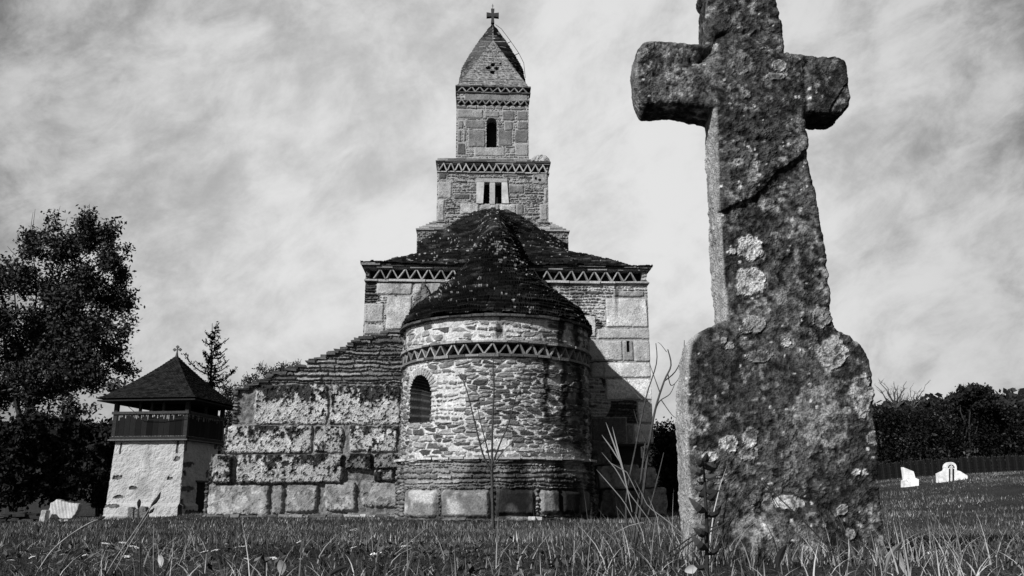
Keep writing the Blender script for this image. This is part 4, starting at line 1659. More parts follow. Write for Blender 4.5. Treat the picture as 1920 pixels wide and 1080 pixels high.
    for sgn, ax in ((-1, 'x'), (1, 'y'), (1, 'xb'), (-1, 'yb')):
        n = 13
        for i in range(n):
            a = -g + (i + .5) * 2 * g / n
            l0 = zg0 + 0.06 + random.uniform(-.02, .02)
            tn = random.uniform(.003, .014)
            sz = 2 * g / n - .008
            hh = zg1 - l0
            if ax == 'x': pl.box((a, -g, l0 + hh / 2), (sz, .03, hh), tone=tn)
            if ax == 'xb': pl.box((a, g, l0 + hh / 2), (sz, .03, hh), tone=tn)
            if ax == 'y': pl.box((g, a, l0 + hh / 2), (.03, sz, hh), tone=tn)
            if ax == 'yb': pl.box((-g, a, l0 + hh / 2), (.03, sz, hh), tone=tn)
    # pale ragged drip strips along the top and foot of the boards
    dr = pl
    for ax in ('x', 'y'):
        n = 46
        for i in range(n):
            a = -g + (i + .5) * 2 * g / n
            for zt, L_, tt in ((zg1 - 0.0, random.uniform(.03, .26) * (random.random() ** .6), random.uniform(.12, .35)), (zg0 + .10, random.uniform(.01, .07), random.uniform(.1, .3))):
                if ax == 'x': dr.box((a, -g - .022, zt - L_ / 2), (2 * g / n * .5, .012, L_), tone=tt)
                else: dr.box((g + .022, a, zt - L_ / 2), (.012, 2 * g / n * .5, L_), tone=tt)
    
    pl.obj('gallery_boards', M_WOOD, root)
    rl = MB()
    for zz, th, ex, tt in ((zg1 + 0.05, .10, .06, .05), (zg0 + 0.03, .09, .05, .03), (zg0 - 0.05, .05, .10, .12)):
        for s_ in (-1, 1):
            rl.box((0, s_ * (g + ex / 2), zz), (2 * g + 2 * ex, .12, th), tone=tt)
            rl.box((s_ * (g + ex / 2), 0, zz), (.12, 2 * g + 2 * ex - .25, th - .004), tone=tt)
    rl.obj('rails', M_WOOD, root)
    ze = hz_(752)
    for px_, py_ in ((-1, -1), (1, -1), (-1, 1), (1, 1)):
        p = MB()
        p.box((px_ * (g - .05), py_ * (g - .05), (zg0 + ze) / 2 + .05), (.15, .15, ze - zg0 + .1), tone=.03)
        p.obj('post', M_WOOD, root)
    for px_, py_ in ((0, -1), (1, 0), (-.33, -1), (.33, -1)):
        p = MB()
        p.box((px_ * (g - .05), py_ * (g - .05), (zg1 + ze) / 2 + .1), (.09, .09, ze - zg1), tone=.03)
        p.obj('post', M_WOOD, root)
    fl = MB()
    fl.box((0, 0, zg0 + .08), (2 * g - .1, 2 * g - .1, .06), tone=.03)
    fl.obj('gallery_floor', M_WOOD, root)
    bf = MB()
    for xx in (-.55, .55):
        for yy in (-.5, .5):
            bf.box((xx, yy, (zg1 + ze) / 2 + .1), (.16, .16, ze - zg0), tone=.01)
        bf.box((xx, 0, zg1 + .5), (.14, 1.2, .14), tone=.01)
    for yy in (-.5, .5):
        bf.box((0, yy, zg1 + .42), (1.3, .14, .3), tone=.01)
    bf.box((.35, g - .16, (zg1 + ze) / 2 + .05), (2 * g - 1.1, .05, ze - zg1 + .2), tone=.008)  # dark boards added at the rear to black out the gallery opening
    bf.box((.2, 0, ze + .02), (2 * g - .3, 2 * g - .2, .22), tone=.008)  # dark ceiling, also added to darken the gallery opening
    bf.obj('bell_frame_dark_boards', M_WOOD, root)
    b = MB()
    prof = [(.0, .46), (.03, .46), (.05, .4), (.10, .36), (.3, .30), (.48, .24), (.58, .12), (.6, .0)]
    nn = 16
    Vb, Fb = [], []
    for i, (zz, rr) in enumerate(prof):
        for k in range(nn):
            Vb.append((-.25 + rr * math.cos(2 * math.pi * k / nn), -.2 + rr * math.sin(2 * math.pi * k / nn), zg1 + .05 + zz))
    for i in range(len(prof) - 1):
        for k in range(nn):
            Fb.append((i * nn + k, i * nn + (k + 1) % nn, (i + 1) * nn + (k + 1) % nn, (i + 1) * nn + k))
    b.add(Vb, Fb, .02)
    b.obj('bell', M_IRON, root)
    # flared pyramid roof of shingles
    e = g + 0.50
    yc = 0.0
    zap = W(348, 668, cy)[2] - zb
    ze2 = hz_(744) - 0.14
    V4, T4, idx = [], [], []
    ns, nr = 90, 90
    F4 = []
    for s4 in range(4):
        base = len(V4)
        for i in range(nr + 1):
            t = i / nr
            half = e * (1 - t) + 0.02
            zz = ze2 + (zap - ze2) * (t ** 1.0 * .80 + .20 * t ** 2.2)
            if t < .14:
                zz += 0.05 * (1 - t / .14)
            for j in range(ns + 1):
                u = (j / ns * 2 - 1)
                k = math.floor(t * 30)
                f = t * 30 - k
                q = (u * half + (k % 2) * .07) / 0.14
                jj = math.floor(q)
                r_ = (math.sin(jj * 12.9898 + k * 78.233 + s4) * 43758.5453) % 1
                out_ = 0.028 * (1 - f) * (.7 + .5 * r_) - (0.015 if abs(q - jj - .5) > .42 else 0)
                x, y = u * (half + out_), -(half + out_)
                a = s4 * math.pi / 2
                V4.append((x * math.cos(a) - y * math.sin(a), x * math.sin(a) + y * math.cos(a), zz + out_ * .5))
                T4.append(.006 + .022 * r_)
        for i in range(nr):
            for j in range(ns):
                a0 = base + i * (ns + 1) + j
                F4.append((a0, a0 + 1, a0 + ns + 2, a0 + ns + 1))
    link('roof', np_mesh('roof', V4, F4, T4), M_SLATE, root)
    ev = MB()
    ev.box((0, 0, ze2 - .02), (2 * e - .04, 2 * e - .04, .05), tone=.02)
    ev.obj('eaves', M_WOOD, root)
    f = MB()
    u = (W(356, 650, cy)[0] - W(341, 650, cy)[0]) / 15.0
    zc = W(348, 656, cy)[2] - zb
    f.tube([(0, 0, zap - .15), (0, 0, zap + .02), (0, 0, zc - 3 * u)], [.10, .06, .025], 8, .08)
    f.bar((0, 0, zc - 4 * u), (0, 0, zc + 5 * u), .045, .04, .1)
    f.bar((-5 * u, 0, zc + .3 * u), (5 * u, 0, zc + .3 * u), .045, .038, .1, up=(0, 1, 0))
    for (ax_, az_) in ((0, 5.6), (-5.6, .3), (5.6, .3)):
        for (qx, qz) in ((0, 1), (1, 0), (-1, 0), (0, -1)):
            f.tube([(ax_ * u + qx * .035, -.03, zc + az_ * u + qz * .035), (ax_ * u + qx * .035, .03, zc + az_ * u + qz * .035)], .032, 8, .1)
    f.obj('finial_cross', M_STONE, root)
    w_ = MB()
    pp = [Vector((-g + .5, -g - .05, zg1 + .35)), Vector((-g + 1.0, -g - .12, zg1 - .0)), Vector((-.3, -g - .12, zg1 - .22)), Vector((.5, -g - .12, zg1 - .25)), Vector((g, -g - .1, zg1 - .16)), Vector((g + .1, 0, zg1 + 0.0)), Vector((g + .08, g, zg1 + .1))]
    w_.tube(pp, .012, 5)
    w_.obj('cable', M_IRON, root)


bell_tower()

# ------------------------------------------------------------------ vegetation helpers
def leaf_quads(C, size, seed, up=0.3, aspect=0.55, tone=(.02, .06), droop=0.0):
    """C (n,3) centres -> vertices, faces, tones of small folded-diamond leaves"""
    r = np.random.default_rng(seed)
    n = len(C)
    a = r.normal(size=(n, 3))
    a[:, 2] -= droop
    a /= np.linalg.norm(a, axis=1, keepdims=True)
    b = r.normal(size=(n, 3))
    b[:, 2] *= (1 - up)
    b -= a * (a * b).sum(1, keepdims=True)
    b /= np.linalg.norm(b, axis=1, keepdims=True)
    s = (size * r.uniform(.6, 1.3, n))[:, None]
    V = np.stack((C - a * s, C + b * s * aspect, C + a * s, C - b * s * aspect), 1).reshape(-1, 3)
    F = np.arange(4 * n).reshape(n, 4)
    T = np.repeat(r.uniform(tone[0], tone[1], n), 4)
    return V, F, T


def blob_points(cen, rad, n, r, shell=.55):
    p = r.normal(size=(n, 3))
    p /= np.linalg.norm(p, axis=1, keepdims=True)
    k = (shell + (1 - shell) * r.random(n)) ** 1.0 * r.random(n) ** .25
    return cen + p * k[:, None] * np.asarray(rad)


def branch(mb, a, b, r0, r1, sag=0.0, n=6, wob=.05, tone=.05, sides=6, seed=0):
    r = random.Random(seed)
    a, b = Vector(a), Vector(b)
    L = (b - a).length
    pts = []
    for i in range(n + 1):
        t = i / n
        p = a.lerp(b, t)
        p.z += sag * math.sin(math.pi * t) * L
        if 0 < i < n:
            p += Vector([r.uniform(-1, 1) for _ in range(3)]) * wob * L * .5
        pts.append(p)
    mb.tube(pts, [r0 + (r1 - r0) * i / n for i in range(n + 1)], sides, tone)
    return pts


def pix_blob(px, py, rx, ry, Y, dy=None):
    """a crown clump whose outline was read off the photograph, placed at its own distance with real depth"""
    c = W(px, py, Y)
    s = np.linalg.norm(c - EYE) / math.hypot(F_PX, math.hypot(px - 960, py - 540))
    return c, np.array((rx * s, (dy if dy is not None else max(rx, ry) * s * .9), ry * s))


# --- big broad-leaved tree at the left
def big_tree():
    Y = 41.0
    base = W(20, 960, Y)
    base[2] = tz(base[0], base[1]) - .1
    root = empty('broadleaf_tree', tuple(base), 0, 'tall leafy tree with spreading dark crown rising behind the white bell tower', 'tree')
    B = np.array(base)
    clumps = [(165, 415, 22, 22), (165, 450, 42, 38), (205, 440, 18, 24), (205, 490, 38, 32), (228, 520, 20, 28), (120, 470, 40, 40), (160, 520, 60, 44), (60, 470, 30, 32), (85, 440, 22, 22), (100, 425, 14, 20), (50, 440, 14, 16),
              (205, 560, 44, 34), (234, 570, 16, 20), (100, 540, 60, 45), (40, 520, 44, 45), (5, 520, 40, 50), (-50, 540, 60, 60), (185, 615, 44, 34), (222, 628, 22, 18), (130, 600, 52, 44), (70, 600, 50, 44), (15, 600, 50, 44),
              (200, 660, 38, 26), (229, 690, 20, 15), (150, 670, 46, 34), (90, 670, 50, 38), (30, 670, 50, 40), (-40, 640, 60, 60), (175, 715, 36, 24), (215, 733, 22, 13), (120, 725, 46, 28), (115, 700, 60, 26), (50, 700, 60, 30), (165, 690, 40, 24), (120, 635, 60, 30), (60, 640, 60, 30), (120, 560, 60, 34), (60, 735, 50, 34), (10, 740, 50, 40),
              (140, 765, 34, 18), (80, 785, 44, 26), (-60, 730, 70, 60), (236, 556, 13, 10), (238, 470, 7, 8), (243, 597, 8, 8), (245, 700, 9, 7)]
    r = np.random.default_rng(3)
    C = []
    for i, (px, py, rx, ry) in enumerate(clumps):
        c, rad = pix_blob(px, py, rx * .92, ry * .92, Y + r.uniform(-1.2, 1.2), None)
        area = rx * ry
        n = int(area * (1.1 if px > 110 else .72)) + 30
        # leaves sit in small sprays so gaps open between them
        sprays = blob_points(c, rad * 1.12, max(5, int(area / 62)), r, .25)
        k = r.integers(0, len(sprays), n)
        C.append(sprays[k] + r.normal(size=(n, 3)) * 0.21)
    C = np.concatenate(C) - B
    V, F, T = leaf_quads(C, 0.10, 4, .2, .5, (.012, .075))
    link('crown', np_mesh('crown', V, F, T), M_LEAF, root)
    m = MB()
    P = lambda px, py, dy=0: Vector(W(px, py, Y + dy) - B)
    branch(m, (0, 0, -.1), P(40, 800), .30, .22, 0, 6, .03, .03, 10, 1)
    for (a, b, r0, r1, s) in (((40, 800), (75, 600), .18, .10, 2), ((75, 600), (165, 400), .10, .02, 3), ((40, 800), (110, 690), .14, .07, 4), ((110, 690), (200, 520), .07, .02, 5),
                              ((75, 640), (60, 470), .07, .02, 6), ((40, 790), (0, 600), .14, .05, 7), ((0, 600), (-30, 500), .05, .02, 8), ((110, 700), (215, 650), .05, .015, 9), ((60, 760), (180, 720), .06, .015, 10),
                              ((90, 570), (110, 440), .05, .012, 11), ((120, 520), (205, 440), .045, .012, 12), ((140, 600), (235, 560), .04, .012, 13), ((30, 640), (20, 480), .05, .015, 14)):
        branch(m, P(*a), P(*b), r0, r1, .02, 6, .05, .03, 6, s)
    # shoots standing out of the top
    for i, (a, b) in enumerate((((60, 440), (66, 392)), ((55, 450), (62, 398)), ((105, 430), (113, 386)), ((85, 430), (88, 410)), ((165, 405), (168, 382)), ((120, 430), (126, 408)), ((160, 400), (158, 390)), ((60, 450), (40, 425)), ((30, 480), (14, 462)))):
        branch(m, P(*a), P(*b), .02, .008, 0, 4, .05, .03, 4, 30 + i)
    m.obj('trunk', M_BARK, root)


big_tree()


def bush(name, spec, Y, seed, label, cat, leaf=.07, dens=1.0, tone=(.012, .05), group=None, twigs=0, depth=None, loose=.1):
    r = np.random.default_rng(seed)
    cx = sum(s[0] for s in spec) / len(spec)
    b = W(cx, 960, Y)
    b[2] = tz(b[0], b[1])
    root = empty(name, tuple(b), 0, label, cat, group)
    C = []
    for (px, py, rx, ry) in spec:
        c, rad = pix_blob(px, py, rx, ry, Y + r.uniform(-.4, .4), depth)
        n = int(rx * ry * dens) + 20
        sp = blob_points(c, rad, max(6, int(rx * ry / 22)), r, .3)
        C.append(sp[r.integers(0, len(sp), n)] + r.normal(size=(n, 3)) * loose)
    C = np.concatenate(C) - b
    C = C[C[:, 2] > -.3]
    V, F, T = leaf_quads(C, leaf, seed + 1, .2, .55, tone)
    link('foliage', np_mesh('foliage', V, F, T), M_LEAF, root)
    m = MB()
    for i, (px, py, rx, ry) in enumerate(spec):
        c = W(px, py - ry * .3, Y) - b
        branch(m, (random.uniform(-.2, .2), 0, -.05), tuple(c), .045, .015, 0, 5, .06, .03, 5, seed + i)
        for k in range(twigs):
            x0 = px + r.uniform(-.7, .7) * rx
            q0 = W(x0, py - ry * .2, Y) - b
            q1 = W(x0 + r.uniform(-10, 10), py - ry * r.uniform(1.1, 1.6), Y) - b
            branch(m, tuple(q0), tuple(q1), .012, .004, 0, 4, .06, .03, 4, seed + 50 + i * 7 + k)
    m.obj('stems', M_BARK, root)
    return root


# dark shrubs under the tree and left of the bell tower
bush('dark_shrub', [(35, 850, 60, 60), (-20, 840, 50, 70), (30, 910, 60, 50), (60, 800, 40, 30)], 37.0, 11, 'black leafy shrub mass below the big tree, at the left edge', 'shrub', .11, 1.3, (.006, .025), 'shrubs below the big tree')
bush('dark_shrub', [(120, 850, 50, 55), (110, 910, 55, 45), (140, 800, 34, 28)], 38.0, 12, 'dark rounded shrub behind the broken white slabs', 'shrub', .11, 1.3, (.006, .025), 'shrubs below the big tree')
bush('dark_shrub', [(185, 870, 34, 55), (190, 920, 36, 45), (176, 815, 26, 20), (200, 840, 22, 26)], 40.5, 13, 'dark shrub close against the left side of the bell tower', 'shrub', .13, 1.4, (.008, .03), 'shrubs below the big tree')

# low dry-stone heap between the shrubs and lawn
m = MB()
for k in range(70):
    px = random.uniform(5, 70)
    p = W(px, 960, 25.4 + random.uniform(-.3, .3))
    zt = tz(p[0], p[1])
    m.box((p[0], p[1], zt + random.uniform(0.02, .42)), (random.uniform(.15, .4), random.uniform(.2, .4), random.uniform(.05, .11)), tone=random.choice((.02, .03, .05)), jit=.02)
m.obj('rubble_wall', M_STONE, label='low dark heap of flat stones beside the broken white slabs', cat='stone wall')


# --- larch behind the bell tower
def larch():
    Y = 46.0
    b = W(400, 660, Y)
    b[2] = tz(b[0], b[1])
    root = empty('larch_tree', tuple(b), 0, 'sparse larch with upswept twigs behind the bell tower roof', 'tree')
    top = W(398, 606, Y) - b
    H = top[2]
    m = MB()
    m.tube([(0, 0, 0), (0.05, 0, H * .4), (-.05, 0, H * .8), tuple(top)], [.14, .1, .05, .012], 7, .03)
    m.obj('trunk', M_BARK, root)
    r = random.Random(5)
    m = MB()
    C = []
    sc = Y / F_PX
    for k in range(84):
        t = 0.30 + 0.69 * (k / 84) ** .9
        z = H * t
        L = (1 - t) * 3.7 * r.choice((.4, .7, .95, 1.3)) * r.uniform(.85, 1.1) + .14
        an = r.uniform(0, 2 * math.pi)
        d = Vector((math.cos(an), math.sin(an), 0))
        a = Vector((0, 0, z))
        e = a + d * L + Vector((0, 0, L * r.uniform(.1, .75)))
        pts = []
        for i in range(6):
            f = i / 5
            p = a.lerp(e, f)
            p.z -= math.sin(math.pi * f) * L * .16
            pts.append(p)
        m.tube(pts, [.03 * (1 - i / 6) + .012 for i in range(6)], 4, .03)
        n = int(L * 22) + 4
        for i in range(n):
            f = r.uniform(.1, 1)
            q = pts[min(int(f * 5), 4)].lerp(pts[min(int(f * 5) + 1, 5)], f * 5 - int(f * 5) if f < 1 else 1)
            C.append((q.x + r.gauss(0, .05), q.y + r.gauss(0, .05), q.z + r.gauss(0, .05)))
        for i in range(int(L * 2.5)):
            f = r.uniform(.3, 1)
            q = pts[min(int(f * 5), 4)]
            e2 = q + Vector((r.uniform(-.2, .2), r.uniform(-.2, .2), r.uniform(.15, .4)))
            m.tube([q, e2], [.014, .007], 3, .03)
            for _ in range(6):
                g = q.lerp(e2, r.random())
                C.append((g.x + r.gauss(0, .03), g.y + r.gauss(0, .03), g.z))
    m.obj('branches', M_BARK, root)
    V, F, T = leaf_quads(np.array(C), 0.085, 6, 0, .4, (.008, .03))
    link('needles', np_mesh('needles', V, F, T), M_LEAF, root)


larch()
bush('leafy_bush', [(470, 715, 26, 16), (500, 700, 24, 16), (455, 740, 22, 20), (520, 700, 22, 14)], 26.5, 21, 'twiggy bush with small leaves rising behind the stepped side wall, nearer the bell tower', 'bush', .035, 1.3, (.02, .10), 'bushes behind the side wall', 3, .6, .07)
bush('leafy_bush', [(545, 690, 16, 8), (530, 690, 18, 10), (556, 684, 8, 7)], 25.5, 22, 'small bush top showing above the middle steps of the side wall', 'bush', .035, 1.3, (.02, .10), 'bushes behind the side wall', 3, .5, .07)
bush('leafy_bush', [(440, 760, 26, 20), (428, 735, 14, 12), (420, 790, 26, 16)], 40.0, 23, 'dark bush in the gap between the bell tower and the side wall', 'bush', .07, 1.3, (.01, .05), 'bushes behind the side wall', 2, 1.0, .1)

# right of the church: dark thicket
bush('dark_shrub', [(1250, 835, 28, 40), (1262, 880, 26, 46), (1250, 930, 30, 40), (1290, 860, 40, 60), (1330, 880, 40, 60)], 27.0, 31, 'dark shrub between the right corner of the church and the tall stone cross', 'shrub', .08, 1.6, (.005, .035))


# --- hills and wood at the right
def hill_mesh(name, prof, Y, depth, seed, tone, label=None):
    """wooded slope; skyline read off the photograph, built as rising ground at its real distance"""
    xs = np.array([W(a, b, Y)[0] for a, b in prof])
    zs = np.array([W(a, b, Y)[2] for a, b in prof])
    X = np.linspace(xs[0], xs[-1], 260)
    Yv = np.linspace(Y - depth, Y + depth, 60)
    XX, YY = np.meshgrid(X, Yv)
    top = np.interp(XX, xs, zs)
    f = np.cos((YY - Y) / depth * math.pi / 2) ** .7
    sc = Y / 60
    ZZ = -1 + (top + 1) * f + 0.45 * sc * fbm(XX / sc / 1.3, YY / sc / 1.3, o=5, seed=seed) * f
    return XX, YY, ZZ


def hills():
    for i, (prof, Y, dep) in enumerate(((((-900, 860), (-300, 830), (100, 818), (160, 806), (215, 812), (300, 822), (700, 850), (1200, 850)), 260, 90),
                                        (((1180, 850), (1500, 800), (1700, 770), (1850, 766), (1890, 757), (1925, 750), (2100, 735), (2700, 715)), 190, 80))):
        X, Y_, Z = hill_mesh('hills', prof, Y, dep, 40 + i, .02)
        P = np.stack((X, Y_, Z), -1)
        m_ = np_mesh('hills', P, grid_faces(P.shape[0], P.shape[1]), .02, True)
        link('hills', m_, M_SOIL, kind='structure')
        # tree tops of the far wood on the slope facing us
        r = np.random.default_rng(50 + i)
        n = 5200
        a = r.integers(6, P.shape[0] // 2 + 3, n)
        b = r.integers(0, P.shape[1], n)
        C = P[a, b]
        k = 9
        s = Y / 190.0
        Cc = np.repeat(C, k, 0) + r.normal(size=(n * k, 3)) * np.array((1.1, 1.1, .9)) * s
        V, F, T = leaf_quads(Cc, 0.8 * s, 60 + i, 0, .6, (.008, .035))
        link('far_wood', np_mesh('far_wood', V, F, T), M_LEAF, label=('wooded hill crest far behind the bell tower' if i == 0 else 'wooded slope rising beyond the picket fence at the right edge'), cat='woods', kind='stuff')


hills()


def thicket():
    """dense hedge-like wood edge behind the fence at the right: reads as one mass"""
    r = np.random.default_rng(71)
    Y = 36.0
    sky = [(1225, 798), (1260, 792), (1300, 800), (1640, 766), (1660, 760), (1700, 764), (1750, 757), (1780, 752), (1830, 756), (1870, 764), (1900, 768), (1960, 768), (2060, 764), (2200, 755)]
    sx = np.array([W(a, b, Y)[0] for a, b in sky])
    sz = np.array([W(a, b, Y)[2] for a, b in sky])
    n = 4200
    x = r.uniform(sx[0], sx[-1], n)
    top = np.interp(x, sx, sz) + .34 * fbm(x * .55, 0 * x, o=6, seed=3, g=.66) - .06
    base = np.array(terr(x, np.full(n, Y)))
    t = r.random(n) ** .8
    z = base + (top - base) * t * .985
    y = Y + r.uniform(-1.6, 1.6, n) * np.sqrt(np.clip(1 - t * .7, 0, 1))
    C = np.stack((x, y, z), -1)
    k = 26
    Cc = np.repeat(C, k, 0) + r.normal(size=(n * k, 3)) * np.array((.20, .2, .12))
    V, F, T = leaf_quads(Cc, 0.065, 72, .2, .55, (.003, .016))
    T = T * np.repeat(np.where(r.random(n) < .3, r.uniform(1.5, 5, n), .7), k * 4)
    link('thicket', np_mesh('thicket', V, F, T), M_LEAF, label='black mass of bushes along the wood edge behind the white graves', cat='thicket', kind='stuff')


thicket()
bush('leafy_tree', [(1820, 738, 28, 15), (1800, 746, 20, 12), (1844, 746, 18, 12), (1825, 760, 42, 16), (1815, 731, 16, 9), (1832, 733, 12, 8)], 35.0, 41, 'round topped dark tree standing out of the thicket on the right skyline', 'tree', .07, 3.2, (.006, .03), None, 2, 1.6, .07)


def bare_tree(px0, py0, tips, Y, seed, label, r0=.05):
    b = W(px0, py0, Y)
    root = empty('bare_tree', tuple(b), 0, label, 'bare tree', 'leafless trees on the right skyline')
    m = MB()
    g = tz(b[0], b[1]) - b[2]
    m.tube([(0, 0, g), (0.05, 0, g * .5), (0, 0, 0)], [r0 * 1.6, r0 * 1.3, r0], 7, .06)
    r = random.Random(seed)
    for i, tp in enumerate(tips):
        e = W(tp[0], tp[1], Y + r.uniform(-.3, .3)) - b
        pts = branch(m, (0, 0, 0), tuple(e), r0 * .6, .008, .0, 6, .10, .07, 5, seed + i)
        for k in range(6):
            q = pts[r.randint(2, 6)]
            L = r.uniform(.1, .4)
            branch(m, q, q + Vector((r.uniform(-1, 1) * L, r.uniform(-.3, .3) * L, r.uniform(.2, 1) * L)), .009, .004, 0, 3, .1, .07, 4, seed * 3 + k + i)
    m.obj('trunk', M_BARK, root)


bare_tree(1680, 765, [(1676, 715), (1684, 722), (1650, 735), (1640, 722), (1696, 738), (1700, 715), (1668, 740), (1648, 712), (1690, 730), (1660, 722), (1675, 730), (1705, 745)], 37.2, 81, 'leafless crooked tree with forked top just right of the cross', .07)
bare_tree(1712, 765, [(1706, 730), (1722, 735), (1735, 722), (1745, 748), (1700, 745), (1728, 745), (1715, 735), (1738, 740), (1694, 752)], 37.0, 87, 'thin leafless tree standing between the crooked one and the leafy crown', .045)


# --- picket fence in front of the thicket
def fence():
    A, B = W(1640, 905, 33.0), W(1960, 885, 29.0)
    root = empty('picket_fence', (A[0], A[1], tz(A[0], A[1])), 0, 'dark weathered picket fence running along the thicket behind the white graves', 'fence')
    o = Vector(root.location)
    n = 92
    base_me = []
    for v in range(4):
        mm = MB()
        mm.box((0, 0, .29), (.055, .02, .58 + v * .02), tone=(.003, .006, .010, .004)[v], jit=.004)
        mm.add([(-.028, -.01, .58), (.028, -.01, .58), (.028, .01, .58), (-.028, .01, .58), (0, 0, .64)], [(0, 1, 4), (1, 2, 4), (2, 3, 4), (3, 0, 4)], .02)
        base_me.append(mm.mesh('picket'))
    tops = []
    for i in range(n):
        t = i / (n - 1)
        x, y = A[0] + (B[0] - A[0]) * t, A[1] + (B[1] - A[1]) * t
        z = tz(x, y)
        tops.append((x, y, z))
        p = link('picket', base_me[i % 4], M_WOOD, root)
        p.location = (x - o.x, y - o.y, z - o.z - .02 + random.uniform(-.03, .03))
        p.rotation_euler = (0, random.uniform(-.03, .03), math.atan2(B[1] - A[1], B[0] - A[0]))
    for hh in (.16, .45):
        m = MB()
        m.tube([(x - o.x, y - o.y + .03, z - o.z + hh) for x, y, z in tops[::6] + [tops[-1]]], .025, 4, .04)
        m.obj('rail', M_WOOD, root)


fence()

# ------------------------------------------------------------------ graves and slabs
def grave_right():
    Y = 25.0
    # broken leaning white slab
    c = W(1705, 912, Y)
    z = tz(c[0], c[1])
    mm = MB()
    q = lambda a, b: (W(a, b, Y)[0] - c[0], W(a, b, Y)[2] - z)
    mm.prism([q(1695, 905), q(1717, 905), q(1711, 884), q(1691, 876)], -.07, .07, .8)
    r = empty('broken_gravestone', (c[0], c[1], z), 0, 'white broken headstone with slanting top, nearer the stone cross', 'gravestone')
    mm.obj('headstone', M_WHITE, r)
    mm = MB()
    mm.prism([q(1692, 915), q(1718, 915), q(1718, 899), q(1714, 897), q(1712, 904), q(1697, 904), q(1696, 899), q(1692, 901)], -.16, .1, .75)
    mm.obj('base', M_WHITE, r)
    # round-headed white monument with shoulders
    c = W(1784, 910, Y)
    z = tz(c[0], c[1])
    r = empty('gravestone', (c[0], c[1], z), 0, 'white gravestone with round head and sloping shoulders before the picket fence', 'gravestone')
    q = lambda a, b: (W(a, b, Y)[0] - c[0], W(a, b, Y)[2] - z)
    mm = MB()
    pts = [(1759, 909), (1757, 888), (1770, 882), (1771, 876)]
    pts += [(1780.5 - 10.5 * math.cos(math.pi * i / 12), 877 - 10.5 * math.sin(math.pi * i / 12)) for i in range(13)]
    pts += [(1791, 882), (1798, 884), (1811, 892), (1812, 909)]
    mm.prism([q(*p) for p in pts], -.09, .09, .8)
    mm.obj('headstone', M_WHITE, r)
    mm = MB()
    for side, (a, b) in enumerate(((1776.3, 1779), (1783, 1786))):
        mm.prism([q(a, 903), q(a, 879), q(b, 879), q(b, 903)], -.096, -.09, .05)
    mm.obj('dark_inlay', M_IRON, r)
    mm = MB()
    arc = [(1780.5 - 6.2 * math.cos(math.pi * i / 10), 877.5 - 6.2 * math.sin(math.pi * i / 10)) for i in range(11)]
    arc += [(1780.5 + 4.2 * math.cos(math.pi * i / 10), 877.5 - 4.2 * math.sin(math.pi * i / 10)) for i in range(11)]
    mm.prism([q(*p) for p in arc], -.096, -.09, .06)
    mm.obj('carved_arch', M_IRON, r)
    mm = MB()
    mm.prism([q(1779.6, 903), q(1781.4, 903), q(1781.4, 872), q(1779.6, 872)], -.11, -.09, .75)
    mm.prism([q(1777.3, 877), q(1783.7, 877), q(1783.7, 875), q(1777.3, 875)], -.112, -.09, .75)
    mm.obj('relief_cross', M_WHITE, r)
    mm = MB()
    mm.prism([q(1755, 913), q(1817, 913), q(1817, 907), q(1755, 907)], -.2, .2, .7)
    mm.obj('base', M_WHITE, r)


grave_right()


